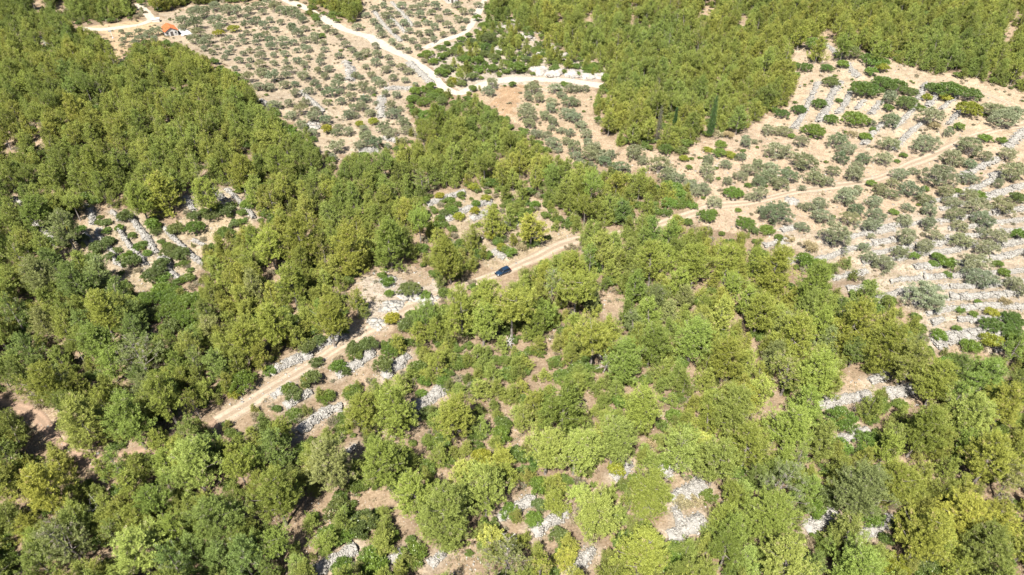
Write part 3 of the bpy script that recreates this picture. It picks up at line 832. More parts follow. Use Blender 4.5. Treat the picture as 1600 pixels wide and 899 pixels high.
OL += Z(1350, 270, 5.99, [(360, 50, 90), (720, 45, 120), (1000, 60, 70), (1260, 95, 55), (1400, 35, 90), (240, 230, 60), (440, 150, 90), (780, 165, 80), (590, 230, 80), (990, 215, 65), (840, 270, 70), (420, 310, 60), (1300, 295, 95), (620, 335, 80), (1050, 325, 95), (850, 390, 80), (1120, 430, 90), (390, 420, 80), (610, 470, 75), (900, 490, 65), (1110, 540, 60), (410, 590, 90), (670, 580, 65), (910, 620, 85), (1240, 600, 80), (1160, 690, 95), (345, 730, 75), (565, 700, 80), (1050, 830, 120), (270, 850, 170)])
OL += Z(1350, 400, 5.99, [(600, 340, 185), (1110, 190, 120), (1440, 260, 90)])
OL += Z(950, 200, 5.99, [(250, 220, 85), (330, 300, 60), (480, 340, 110), (560, 430, 90), (650, 470, 80), (520, 450, 70), (780, 520, 80), (890, 560, 85), (830, 600, 60), (120, 375, 70), (30, 250, 45), (940, 290, 75), (1100, 330, 60), (920, 390, 80), (950, 460, 60), (1240, 280, 60), (1320, 370, 70), (1400, 340, 70), (1210, 450, 75), (1120, 490, 60), (1430, 500, 80), (1430, 610, 85), (1330, 640, 40), (1000, 680, 75), (1450, 770, 70), (1280, 120, 80), (1370, 130, 45)])
OL += Z(780, 120, 5.995, [(315, 110, 60), (270, 180, 55), (370, 200, 55), (520, 115, 55), (585, 170, 45), (670, 110, 50), (750, 115, 38), (815, 110, 38), (650, 230, 65), (715, 240, 45), (490, 240, 50), (480, 300, 50), (255, 290, 65), (270, 370, 70), (285, 440, 60), (430, 360, 60), (500, 420, 50), (340, 530, 55), (440, 550, 50), (490, 480, 40), (640, 340, 65), (700, 390, 60), (770, 450, 50), (820, 530, 60), (660, 520, 55), (580, 500, 45), (630, 600, 55), (500, 620, 65), (700, 660, 70), (720, 740, 60), (830, 610, 45), (850, 720, 90), (880, 660, 60), (980, 740, 80), (990, 800, 60), (860, 850, 60), (1140, 850, 70), (1250, 700, 70), (550, 690, 40), (760, 800, 50)])
OL += Z(540, 0, 5.99, [(270, 70, 45), (190, 135, 42), (355, 40, 40), (415, 85, 40), (380, 130, 55), (480, 130, 40), (525, 50, 45), (260, 195, 45), (310, 255, 50), (340, 310, 55), (415, 215, 45), (460, 280, 45), (545, 205, 48), (600, 120, 40), (620, 65, 40), (695, 60, 45), (670, 215, 45), (765, 200, 45), (700, 130, 50), (800, 105, 45), (870, 165, 50), (830, 240, 50), (950, 225, 48), (600, 280, 42), (690, 305, 48), (780, 295, 48), (910, 315, 45), (1000, 285, 40), (1095, 260, 35), (555, 345, 42), (625, 375, 42), (435, 380, 48), (505, 430, 42), (580, 460, 48), (680, 430, 45), (735, 370, 45), (825, 360, 45), (1060, 170, 50), (1130, 185, 38), (1100, 100, 50), (1180, 105, 40), (1240, 35, 45), (950, 105, 42), (840, 40, 60), (1040, 40, 45), (750, 20, 40), (280, 425, 45), (110, 510, 60), (190, 480, 60), (290, 500, 60), (280, 580, 50), (400, 530, 40), (60, 460, 40), (190, 620, 40), (90, 690, 55), (240, 690, 50), (290, 740, 60), (330, 780, 50), (380, 640, 55), (440, 720, 50), (420, 590, 40), (520, 610, 60), (590, 660, 50), (555, 745, 45), (650, 785, 35), (160, 800, 75), (230, 830, 60), (50, 810, 45), (370, 870, 45), (470, 880, 50), (110, 250, 45), (1370, 780, 55), (1340, 850, 60)])
OL += Z(270, 0, 6.42, [(420, 60, 60), (540, 80, 70), (640, 110, 70), (760, 100, 50), (230, 110, 90), (330, 110, 70), (220, 220, 80), (430, 190, 80), (460, 260, 70), (90, 200, 60), (90, 270, 50), (250, 320, 60), (350, 380, 60), (200, 380, 70), (300, 420, 60), (590, 190, 45), (740, 160, 38), (840, 190, 50), (720, 240, 50), (790, 215, 40), (970, 190, 45), (1080, 215, 42), (910, 250, 50), (1020, 290, 45), (1195, 260, 60), (1320, 280, 45), (1250, 320, 60), (930, 335, 50), (860, 370, 50), (740, 320, 40), (690, 360, 45), (710, 410, 40), (830, 420, 40), (980, 400, 55), (980, 460, 50), (1110, 400, 60), (1110, 450, 45), (1210, 420, 45), (1320, 390, 50), (1310, 460, 40), (1240, 500, 40), (1120, 530, 50), (865, 490, 40), (880, 555, 58), (765, 500, 38), (1010, 545, 42), (700, 530, 38), (640, 440, 32), (585, 475, 40), (550, 520, 40), (440, 470, 36), (400, 520, 38), (520, 575, 38), (660, 595, 50), (770, 595, 38), (760, 660, 40), (620, 680, 38), (870, 630, 60), (1010, 625, 45), (890, 710, 65), (1000, 760, 80), (1130, 750, 50), (1150, 690, 70), (1130, 610, 40), (1240, 590, 50), (1320, 640, 50), (1300, 745, 70), (745, 770, 65), (860, 850, 70), (970, 860, 60), (1120, 840, 60), (1220, 830, 50), (520, 400, 40), (570, 370, 38), (400, 600, 36), (310, 480, 38), (900, 110, 45), (1020, 50, 70), (1090, 90, 60), (1200, 100, 80), (1270, 150, 50), (1300, 190, 50), (960, 20, 60), (850, 40, 60)])
OL += Z(440, 20, 6.42, [(370, 100, 40), (450, 150, 50), (525, 185, 45), (590, 240, 40), (640, 310, 50), (245, 155, 42), (100, 130, 60), (180, 195, 50), (330, 220, 55), (330, 270, 45), (410, 290, 45), (120, 290, 45), (140, 360, 45), (220, 270, 40), (255, 350, 55), (430, 360, 45), (400, 430, 45), (570, 420, 50), (265, 440, 38), (160, 460, 50), (380, 480, 55), (470, 550, 55), (250, 520, 55), (360, 570, 50), (430, 630, 50), (210, 620, 65), (60, 570, 60), (40, 490, 45), (570, 640, 60), (550, 720, 70), (590, 780, 45), (480, 790, 75), (370, 740, 50), (330, 690, 50), (270, 770, 60), (130, 790, 65), (50, 710, 50), (700, 750, 45), (740, 590, 50), (790, 640, 38), (690, 840, 60), (830, 740, 80), (900, 760, 55), (830, 850, 65), (1030, 810, 38), (1110, 830, 70), (590, 880, 55), (450, 890, 50), (230, 890, 60), (70, 890, 60)])
OL += Z(400, 110, 5.926, [(160, 295, 70), (310, 280, 60), (440, 300, 70), (410, 360, 65), (320, 400, 65), (420, 490, 65), (520, 420, 70), (550, 370, 60), (640, 455, 60), (530, 570, 50), (540, 720, 60), (740, 690, 100), (670, 310, 60), (790, 285, 55), (870, 245, 55), (850, 410, 60), (920, 410, 45), (900, 340, 50), (980, 330, 60), (1000, 170, 90), (1000, 250, 60), (1060, 390, 50), (1110, 300, 30), (1190, 210, 35), (1270, 240, 70), (1250, 320, 70), (1270, 390, 80), (1330, 350, 40), (1370, 470, 70), (1390, 540, 70), (1180, 520, 80), (1240, 570, 70), (1020, 620, 90), (1100, 660, 80), (960, 690, 70), (760, 520, 50), (850, 550, 60), (740, 570, 50), (910, 790, 60), (1000, 530, 50), (1370, 640, 50), (1210, 690, 50), (700, 800, 50)])
OL += Z(0, 0, 6.4, [(1390, 310, 45), (1440, 370, 45), (1380, 380, 40), (1230, 390, 40), (1215, 450, 25), (1340, 420, 40), (1480, 330, 50), (1560, 300, 60), (1290, 340, 35), (1210, 310, 30), (1540, 380, 45)])

SH = []     # bright (b), dark (d), yellow (y), tan (t), mid (m)
SH += Z(1150, 130, 5.99, [(730, 440, 100, 'b'), (890, 345, 60, 'b'), (1130, 330, 110, 'b'), (960, 165, 32, 'b'), (1210, 505, 50, 'b'), (520, 495, 35, 'y'), (1280, 440, 28, 'y'), (1085, 475, 40, 't'), (430, 290, 65, 'd'), (590, 250, 65, 'd'), (780, 195, 65, 'd'), (1180, 50, 110, 'd')])
SH += Z(1350, 130, 5.99, [(400, 190, 90, 'm'), (990, 245, 95, 'y'), (890, 415, 40, 'b'), (1140, 520, 50, 'b'), (370, 680, 30, 'b'), (310, 730, 24, 'y'), (220, 240, 40, 'y'), (590, 130, 45, 'y'), (535, 240, 35, 'y'), (440, 80, 60, 'm'), (800, 60, 110, 'd'), (985, 95, 95, 'd'), (660, 40, 70, 'd'), (300, 30, 90, 'd'), (80, 60, 90, 'd'), (1290, 535, 40, 't'), (670, 400, 50, 't'), (770, 130, 50, 'y')])
SH += Z(1180, 0, 5.618, [(510, 390, 80, 'b'), (840, 460, 75, 'm'), (770, 565, 45, 'b'), (630, 590, 55, 'd'), (665, 720, 65, 'm'), (1000, 510, 65, 'd'), (1080, 540, 85, 'b'), (1110, 600, 55, 'y'), (1020, 640, 45, 'b'), (960, 750, 110, 'd'), (1120, 720, 85, 'd'), (555, 520, 20, 'y'), (440, 590, 60, 'd'), (350, 670, 35, 't'), (730, 880, 28, 'm'), (940, 370, 30, 'm')])
SH += Z(1150, 270, 5.99, [(90, 480, 90, 'b'), (290, 535, 65, 'b'), (170, 550, 45, 'm'), (110, 120, 35, 'b'), (1265, 105, 40, 'b'), (20, 200, 50, 'b'), (640, 840, 80, 'b'), (760, 870, 70, 'b'), (400, 610, 40, 'y'), (1480, 370, 40, 'b'), (680, 695, 70, 't'), (500, 620, 45, 't'), (1000, 840, 60, 't'), (20, 350, 30, 'y')])
SH += Z(1350, 270, 5.99, [(60, 110, 42, 'b'), (290, 365, 45, 'b'), (680, 800, 45, 'b'), (780, 850, 70, 'b'), (880, 175, 30, 'b'), (1080, 200, 50, 'b'), (1440, 595, 50, 'b'), (570, 150, 35, 'm'), (1250, 860, 40, 't'), (650, 850, 40, 't'), (470, 790, 40, 't'), (1430, 240, 60, 'm')])
SH += Z(1350, 400, 5.99, [(1310, 160, 45, 'b'), (45, 265, 45, 'b'), (780, 180, 35, 'y'), (895, 510, 40, 'b'), (1025, 550, 34, 'y'), (1065, 430, 28, 'b'), (1200, 640, 95, 'd'), (700, 740, 65, 'b'), (870, 685, 35, 'm'), (1005, 850, 75, 'b'), (1380, 600, 90, 'd'), (1200, 800, 80, 'y'), (1420, 820, 80, 'b'), (1200, 530, 50, 'y'), (1330, 430, 45, 't'), (250, 360, 20, 'd')])
SH += Z(950, 200, 5.99, [(710, 290, 42, 'y'), (1055, 155, 52, 'b'), (1040, 245, 55, 'b'), (1140, 255, 50, 'y'), (540, 210, 70, 'd'), (690, 210, 60, 'm'), (755, 375, 30, 'm'), (930, 205, 45, 'y'), (1310, 540, 35, 'b'), (1170, 610, 90, 'b'), (930, 820, 90, 'b'), (985, 795, 35, 'd'), (800, 730, 50, 'b'), (640, 560, 60, 'b'), (720, 680, 60, 'b'), (560, 540, 50, 'b'), (1040, 60, 50, 't'), (1120, 70, 50, 't')])
SH += Z(540, 0, 5.99, [(770, 500, 60, 'b'), (890, 445, 50, 'b'), (1090, 370, 42, 'b'), (1000, 490, 55, 'm'), (820, 580, 45, 'b'), (890, 680, 60, 'b'), (960, 650, 45, 'm'), (1005, 760, 45, 'y'), (1090, 780, 45, 'm'), (1180, 730, 50, 'm'), (1120, 550, 60, 'b'), (1180, 400, 60, 'm'), (1290, 240, 50, 'b'), (1230, 175, 38, 't'), (1330, 370, 70, 'm'), (1300, 500, 60, 'm'), (1390, 540, 60, 'm'), (1240, 580, 50, 'b'), (1250, 660, 45, 'b'), (1370, 640, 60, 'b'), (1270, 730, 25, 'm'), (650, 875, 50, 'b'), (720, 840, 50, 'b'), (800, 820, 50, 'b'), (870, 860, 50, 'b'), (900, 540, 40, 'b'), (1140, 640, 50, 'm'), (1060, 700, 30, 'm'), (700, 520, 30, 'm')])
SH += Z(740, 0, 5.995, [(400, 640, 80, 'b'), (330, 600, 45, 'b'), (500, 560, 45, 'm'), (600, 545, 45, 'y'), (760, 640, 55, 'b'), (1100, 640, 80, 'b'), (1250, 740, 50, 'b'), (650, 420, 60, 'm'), (500, 280, 35, 'm'), (510, 440, 30, 't'), (370, 420, 35, 'y'), (410, 360, 40, 'b'), (545, 330, 25, 't'), (780, 560, 30, 't'), (890, 610, 45, 'b'), (960, 620, 40, 'm'), (160, 330, 60, 'm'), (60, 560, 45, 'b'), (160, 620, 60, 'm'), (300, 330, 30, 'm'), (120, 460, 60, 'd')])
SH += Z(270, 0, 6.42, [(455, 330, 55, 'y'), (610, 290, 55, 'y')]) + Z(440, 20, 6.42, [(400, 230, 42, 'y')])
SH += Z(400, 110, 5.926, [(960, 500, 40, 'y'), (1085, 475, 45, 'y'), (660, 560, 50, 'y'), (525, 640, 42, 'd'), (1450, 200, 60, 'b'), (1440, 280, 50, 'b'), (1480, 380, 50, 'b'), (1560, 500, 50, 'b'), (320, 560, 60, 'b'), (350, 610, 50, 'b'), (460, 780, 50, 'b'), (530, 830, 45, 'b')])
SH += Z(0, 280, 5.99, [(610, 480, 60, 'y'), (750, 480, 50, 'b'), (990, 410, 45, 'm'), (1000, 490, 35, 'm'), (1110, 440, 40, 'm'), (1020, 590, 50, 'm'), (580, 570, 70, 'm'), (770, 570, 50, 'm'), (1190, 740, 70, 'b'), (1240, 790, 70, 'm'), (1090, 670, 45, 'm'), (1240, 535, 35, 'm'), (1290, 640, 50, 'b'), (1170, 360, 60, 'm'), (930, 750, 25, 'y'), (1430, 440, 60, 'b'), (1020, 720, 45, 'm'), (1380, 700, 40, 'm'), (920, 640, 70, 'm'), (490, 460, 50, 'm')])
SH += Z(180, 280, 4.496, [(285, 375, 35, 'm'), (560, 350, 65, 'b'), (420, 355, 50, 'm'), (390, 510, 65, 'm'), (460, 530, 60, 'm'), (330, 610, 55, 'm'), (270, 680, 70, 'm'), (100, 560, 60, 'b'), (150, 590, 55, 'm'), (790, 230, 55, 'm'), (680, 250, 60, 'm'), (710, 205, 40, 'y'), (930, 180, 50, 'b'), (560, 270, 40, 'm'), (900, 295, 30, 'm'), (840, 320, 35, 'm'), (320, 780, 60, 'b'), (400, 800, 70, 'b'), (470, 850, 60, 'b'), (560, 840, 70, 'b'), (1000, 120, 70, 'b'), (1040, 80, 60, 'b'), (1000, 30, 40, 'b'), (475, 715, 25, 'm'), (550, 80, 30, 'm'), (200, 690, 20, 'y'), (340, 700, 50, 'b')])
SH += Z(600, 280, 5.99, [(620, 210, 50, 'b'), (640, 290, 60, 'b'), (840, 90, 50, 'y'), (960, 180, 50, 'y'), (860, 230, 45, 'b'), (700, 350, 55, 'y'), (370, 380, 50, 'b'), (470, 450, 70, 'b'), (520, 370, 50, 'd'), (560, 320, 50, 'm'), (850, 310, 45, 'y'), (1320, 330, 60, 'b'), (1410, 250, 50, 'b'), (870, 710, 65, 'd'), (970, 720, 50, 'b'), (1100, 640, 55, 'y'), (1190, 690, 60, 'b'), (990, 810, 70, 'm'), (820, 800, 60, 'm'), (990, 540, 55, 'y'), (820, 620, 50, 'y'), (1050, 600, 40, 'y'), (1330, 220, 45, 'd'), (1270, 390, 40, 'b'), (550, 210, 30, 'm'), (1300, 640, 60, 't'), (1180, 340, 25, 't'), (780, 540, 50, 't'), (1420, 600, 50, 'm'), (520, 160, 45, 'y'), (380, 200, 50, 'b'), (1090, 560, 50, 'm'), (950, 20, 50, 'd'), (1040, 40, 60, 'd')])
SH += Z(300, 420, 3.33, [(260, 600, 70, 'b'), (220, 660, 30, 'y'), (400, 530, 35, 'b'), (600, 410, 45, 'm'), (660, 370, 35, 'm'), (795, 325, 25, 'b'), (1020, 70, 35, 'b'), (990, 40, 25, 'b'), (1025, 130, 25, 'b'), (1130, 110, 60, 'm'), (1215, 135, 30, 'b'), (1040, 265, 40, 'y'), (1120, 300, 50, 'm'), (1180, 270, 45, 'm'), (850, 420, 50, 'm'), (920, 400, 45, 'm'), (1040, 430, 60, 'b'), (760, 520, 40, 'b'), (650, 490, 35, 'm'), (620, 580, 50, 'm'), (700, 670, 45, 'b'), (805, 540, 25, 'm'), (530, 650, 45, 'm'), (1210, 590, 35, 'b'), (1190, 650, 30, 'b'), (1300, 590, 35, 'b'), (1100, 820, 25, 't'), (1220, 760, 40, 'm'), (455, 490, 25, 't'), (1000, 510, 50, 'm'), (880, 200, 35, 'b')])
SH += Z(400, 600, 3.0075, [(370, 715, 50, 'b'), (440, 700, 45, 'b'), (510, 665, 60, 'm'), (640, 720, 35, 'b'), (540, 810, 50, 'b'), (740, 800, 60, 'b'), (1150, 250, 45, 'b'), (1140, 340, 28, 'b'), (1010, 425, 25, 'b'), (1060, 350, 50, 'y'), (1020, 530, 30, 'b'), (1190, 600, 45, 'b'), (560, 860, 60, 'b'), (270, 630, 25, 'b'), (620, 180, 25, 'b'), (770, 45, 40, 'b'), (310, 70, 45, 'b'), (380, 590, 60, 'm'), (680, 480, 60, 'm'), (410, 870, 50, 'b')])
SH += Z(800, 600, 3.0075, [(140, 60, 28, 'b'), (290, 30, 35, 'b'), (760, 160, 40, 'b'), (800, 325, 50, 'b'), (720, 370, 40, 'b'), (910, 265, 40, 'b'), (120, 360, 45, 'd'), (290, 370, 30, 'b'), (125, 490, 45, 'b'), (190, 490, 40, 'm'), (490, 400, 40, 'y'), (100, 640, 40, 'b'), (220, 720, 40, 'm'), (760, 840, 60, 'b'), (500, 90, 40, 'b'), (660, 290, 40, 't'), (810, 560, 40, 't'), (870, 550, 30, 't'), (130, 575, 35, 'm'), (1130, 20, 40, 'b')])
SH += Z(1200, 600, 3.0075, [(350, 170, 70, 'b'), (480, 280, 60, 'b'), (470, 450, 60, 'b'), (330, 510, 50, 'b'), (340, 310, 45, 'b'), (610, 660, 35, 'b'), (600, 470, 50, 'b'), (590, 860, 70, 'y'), (930, 155, 40, 'b'), (220, 590, 45, 'b'), (1090, 310, 60, 'm'), (480, 620, 50, 'b'), (280, 540, 50, 'm'), (540, 420, 40, 'b'), (720, 850, 45, 'm')])

SH += [(228, 470, 16, 'b'), (250, 462, 15, 'b'), (272, 468, 17, 'b'), (296, 472, 17, 'b'), (312, 490, 15, 'b'), (262, 488, 18, 'b'), (288, 500, 18, 'b'), (240, 490, 15, 'm'), (306, 515, 15, 'b'), (270, 515, 14, 'm'),
       (650, 150, 11, 'b'), (664, 158, 12, 'b'), (676, 150, 11, 'b'), (650, 172, 11, 'b'), (666, 182, 12, 'b'), (684, 172, 12, 'b'), (658, 192, 9, 'b'), (690, 160, 9, 'm'), (428, 190, 9, 'b'), (440, 205, 9, 'b'), (455, 222, 10, 'b'), (470, 240, 10, 'b'), (352, 112, 7, 'b'), (365, 120, 8, 'b'), (378, 130, 8, 'b'), (1040, 290, 12, 'b'), (1060, 305, 12, 'b'), (1045, 318, 12, 'b'), (1068, 318, 10, 'b'), (1020, 300, 11, 'd'), (1385, 545, 12, 'm'), (1480, 570, 12, 'b'), (1455, 583, 13, 'y'), (1470, 600, 10, 'b'), (1595, 545, 14, 'd'), (1580, 515, 15, 'd')]

# big pines that can be told apart (crown centre, crown radius in photograph pixels, form, tint)
BIG = [(930, 797, 50, 'broad', 4), (1012, 768, 46, 'broad', 0), (1005, 862, 58, 'broad', 0), (790, 862, 48, 'ragged', 2), (1120, 722, 36, 'broad', 4), (1150, 638, 44, 'broad', 4), (1238, 660, 46, 'broad', 1), (1228, 735, 62, 'ragged', 2), (1170, 695, 40, 'broad', 0), (1212, 800, 50, 'broad', 0), (1240, 865, 58, 'broad', 4), (1295, 560, 56, 'broad', 1), (1395, 515, 52, 'cone', 0), (1240, 515, 44, 'cone', 0), (1210, 420, 34, 'cone', 0), (1278, 440, 38, 'cone', 1), (1235, 575, 38, 'ragged', 5), (1085, 525, 40, 'broad', 1), (1135, 555, 40, 'broad', 0), (930, 520, 52, 'umbrella', 0), (800, 485, 42, 'umbrella', 0), (755, 460, 34, 'broad', 0), (945, 375, 40, 'broad', 4), (900, 410, 36, 'broad', 0), (1020, 400, 38, 'broad', 0), (1090, 400, 40, 'broad', 0), (1140, 400, 36, 'broad', 0), (900, 455, 40, 'umbrella', 0),
       (50, 572, 56, 'broad', 0), (215, 545, 40, 'ragged', 2), (250, 608, 48, 'broad', 0), (150, 520, 36, 'broad', 1), (512, 488, 46, 'broad', 0), (605, 365, 44, 'cone', 0), (540, 385, 36, 'cone', 0), (465, 370, 36, 'cone', 0), (420, 380, 32, 'broad', 0), (705, 645, 44, 'broad', 0), (375, 650, 44, 'broad', 0), (430, 770, 52, 'broad', 0), (330, 790, 60, 'broad', 4), (200, 835, 60, 'broad', 4), (95, 830, 50, 'ragged', 2), (60, 760, 44, 'broad', 0), (690, 800, 58, 'cone', 4), (650, 770, 44, 'broad', 0), (520, 720, 44, 'broad', 2), (600, 720, 46, 'broad', 0), (560, 640, 40, 'broad', 0), (620, 640, 40, 'cone', 0), (300, 720, 50, 'broad', 4), (200, 650, 46, 'broad', 0), (120, 650, 40, 'cone', 4), (420, 500, 44, 'broad', 0), (375, 520, 40, 'broad', 0), (455, 440, 36, 'broad', 0), (700, 400, 36, 'broad', 0), (650, 410, 30, 'broad', 0), (205, 280, 44, 'broad', 0), (240, 270, 40, 'cone', 0), (310, 270, 44, 'broad', 0), (370, 250, 40, 'broad', 0), (430, 230, 40, 'broad', 0), (140, 230, 40, 'cone', 0), (80, 315, 48, 'broad', 2), (35, 300, 40, 'broad', 1), (110, 420, 44, 'broad', 3), (50, 400, 44, 'broad', 2), (150, 470, 44, 'broad', 0), (760, 770, 40, 'broad', 4), (855, 700, 42, 'broad', 4), (900, 700, 44, 'broad', 4), (960, 690, 42, 'broad', 4), (880, 640, 40, 'broad', 0), (1000, 640, 40, 'broad', 0), (1060, 700, 36, 'broad', 4), (1450, 660, 48, 'broad', 0), (1400, 740, 48, 'broad', 0), (1450, 830, 52, 'broad', 0), (1520, 800, 50, 'broad', 0), (1560, 700, 50, 'broad', 0), (1520, 640, 46, 'broad', 4), (1580, 620, 44, 'broad', 0), (1350, 770, 44, 'broad', 2), (1340, 880, 50, 'broad', 1), (1560, 850, 50, 'broad', 3), (95, 85, 30, 'broad', 3), (30, 100, 30, 'broad', 0), (160, 30, 34, 'broad', 0), (200, 25, 30, 'broad', 5), (120, 20, 30, 'broad', 0), (680, 170, 30, 'cone', 0), (1160, 160, 32, 'broad', 3), (1205, 125, 28, 'broad', 3), (1260, 25, 28, 'broad', 0), (1330, 40, 28, 'broad', 1), (1390, 45, 30, 'broad', 0), (1290, 40, 30, 'cone', 0), (755, 500, 36, 'broad', 0), (770, 345, 22, 'cone', 0), (830, 355, 26, 'broad', 0), (980, 560, 40, 'broad', 1), (1020, 530, 40, 'broad', 0), (720, 490, 34, 'broad', 0), (1190, 480, 38, 'broad', 0), (1335, 500, 40, 'cone', 0), (1430, 560, 36, 'broad', 5), (1470, 590, 36, 'broad', 0), (1550, 580, 40, 'broad', 1)]


def dedupe(lst, k=.62):
    out = []
    for a in lst:
        if all(math.hypot(a[0] - b[0], a[1] - b[1]) > k * .5 * (a[2] + b[2]) * 1.15 for b in out):
            out.append(a)
    return out


def place(lst, hfrac, rscale=1.0):
    """photograph crowns -> (x, y, z, radius m) on the land; the crown centre stands hfrac * radius above its foot"""
    a = np.array([(q[0], q[1], q[2]) for q in lst], float)
    p = survey(a[:, 0], a[:, 1])
    r = a[:, 2] / FPX * np.linalg.norm(p - CAM, axis=1) * rscale
    for _ in range(3):
        d = ray(a[:, 0], a[:, 1])
        zz = height(p[:, 0], p[:, 1]) + hfrac * r
        t = (CAM[2] - zz) / -d[:, 2]
        p = CAM + d * t[:, None]
        r = a[:, 2] / FPX * np.linalg.norm(p - CAM, axis=1) * rscale
    p[:, 2] = height(p[:, 0], p[:, 1])
    return p, r


ORD = ['first', 'second', 'third', 'fourth', 'fifth', 'sixth', 'seventh', 'eighth', 'ninth', 'tenth', 'eleventh', 'twelfth', 'thirteenth', 'fourteenth', 'fifteenth', 'sixteenth', 'seventeenth', 'eighteenth', 'nineteenth', 'twentieth'] + ['%dth' % i for i in range(21, 400)]
LANDMARKS = [((787, 422), 'the dark car'), ((266, 50), 'the red-roofed hut'), ((700, 4), 'the orange-roofed hut'), ((1109, 185), 'the tall cypress'), ((715, 146), 'the white road bend'), ((661, 77), 'the white road fork'),
             ((948, 134), 'the white road end'), ((1596, 196), 'the track\'s upper end'), ((1072, 336), 'the orchard\'s lower-left tip'), ((165, 60), 'the sandy yard'), ((130, 718), 'the lower-left track bend'),
             ((630, 465), 'the stony clearing'), ((265, 420), 'the S-shaped terrace wall'), ((160, 366), 'the hooked terrace wall'), ((730, 325), 'the walls above the car'), ((1078, 790), 'the stepped ruined walls'), ((860, 818), 'the long bottom wall'),
             ((1318, 628), 'the brown wall bank'), ((1508, 528), 'the widest orchard wall'), ((735, 885), 'the reddish bottom clearing'), ((0, 899), 'the bottom left corner'), ((1600, 899), 'the bottom right corner'), ((0, 0), 'the top left corner'),
             ((1600, 0), 'the top right corner'), ((0, 450), 'the left edge\'s middle'), ((1600, 560), 'the orchard\'s bottom right end'), ((1000, 0), 'the top edge\'s centre'), ((1320, 110), 'the kinked white wall'), ((430, 605), 'the reddish track stretch'),
             ((660, 630), 'the pale slope wall'), ((800, 160), 'the orange earth patch'), ((560, 110), 'the pale rock heap'), ((526, 876), 'the bottom edge wall'), ((1280, 817), 'the lone bottom-right wall'), ((400, 300), 'the leftmost wood\'s inner gap'),
             ((450, 190), 'the olive grove\'s lower edge'), ((1250, 450), 'the orchard\'s lower wood edge'), ((950, 560), 'the grey bare-branched pine'), ((1400, 330), 'the orchard\'s centre'), ((1480, 160), 'the upper terrace fingers'), ((300, 800), 'the lower-left dead branches'), ((1450, 740), 'the lower-right wood\'s centre')]
LANDMARKS = [l for l in LANDMARKS if 'inner gap' not in l[1]]
DIRS = ['right of', 'above right of', 'above', 'above left of', 'left of', 'below left of', 'below', 'below right of']


def which_one(px_list, noun):
    """for each point of a kind: 'second olive tree above right of the dark car'; ranks count all of the kind in that direction"""
    P = np.array(px_list, float)
    L = np.array([l[0] for l in LANDMARKS], float)
    out = []
    D = np.hypot(P[:, None, 0] - L[None, :, 0], P[:, None, 1] - L[None, :, 1])
    ang = np.degrees(np.arctan2(-(P[:, None, 1] - L[None, :, 1]), P[:, None, 0] - L[None, :, 0])) % 360
    sec = ((ang + 22.5) // 45).astype(int) % 8
    for i in range(len(P)):
        best = None
        for j in np.argsort(D[i])[:4]:
            rank = int(np.sum((sec[:, j] == sec[i, j]) & (D[:, j] < D[i, j])))
            if best is None or rank < best[0]: best = (rank, j)
        r, j = best
        out.append(f'{ORD[r]} {noun} {DIRS[sec[i, j]]} {LANDMARKS[j][1]}')
    return out


# --- pines
pine_items = []     # x, y, radius, height, variant, tint index, big?
def over_open(a):
    n_ = np.array([(a[0] + .75 * a[2] * math.cos(t), a[1] + .75 * a[2] * math.sin(t)) for t in np.arange(0, 6.28, .785)])
    c_ = np.zeros(len(n_), bool)
    for k in ('terraces', 'roadside', 'orchard', 'olive', 'small_grove', 'yard'): c_ |= in_poly(n_, CLEAR[k])
    for k in ('gravel_road', 'dirt_track'):
        c_ |= np.min(np.hypot(n_[:, None, 0] - np.array(ROADS[k][0])[None, :, 0], n_[:, None, 1] - np.array(ROADS[k][0])[None, :, 1]), 1) < 9
    return c_.mean() > .25


BIG = [a for a in BIG if not over_open(a)]
bp, br = place(BIG, 1.55)
forms = {}
for i, v in enumerate(PINES): forms.setdefault(v[2], []).append(i)
for i, (p, r) in enumerate(zip(bp, br)):
    r = min(r * .92, 4.3 if bp[i][1] < 190 else 3.2)
    fv = sorted(forms[BIG[i][3]], key=lambda q: abs(PINES[q][4] - r)); va = fv[0] if BIG[i][3] != 'broad' else fv[i % 2]
    pine_items.append([p[0], p[1], r * 1.04, r * 1.04 * PINES[va][3] / PINES[va][4] * rng.uniform(.85, 1.05), va, BIG[i][4], True])

ROADPTS = np.concatenate([road_w[k][::2] for k in road_w])
WALLPTS = np.concatenate([w[::2] for w in wall_w])
OLD = dedupe(OL)
op, orr = place(OLD, .85, .95)
orr = orr * np.array([.84 if a[0] < 760 and a[1] < 260 else 1.02 if a[0] < 1000 and a[1] < 270 else .85 for a in OLD])
SHD = [a for a in dedupe(SH, .5) if math.hypot(a[0] - 788, a[1] - 426) > 17 + a[2]]
sp, sr = place(SHD, .55)


class Hash:
    def __init__(self, c=6.0): self.c = c; self.d = {}
    def add(self, x, y, r): self.d.setdefault((int(x // self.c), int(y // self.c)), []).append((x, y, r))
    def ok(self, x, y, r, k):
        i, j = int(x // self.c), int(y // self.c)
        for a in range(i - 2, i + 3):
            for b in range(j - 2, j + 3):
                for (u, v, q) in self.d.get((a, b), ()):
                    if (x - u) ** 2 + (y - v) ** 2 < (k * (r + q)) ** 2: return False
        return True


SB = [q for q in forms['broad'] if PINES[q][4] < 3.6]
hs = Hash()
for it in pine_items: hs.add(it[0], it[1], it[2])
for p, r in zip(sp, sr):
    if r > 1.6: hs.add(p[0], p[1], r * .5)

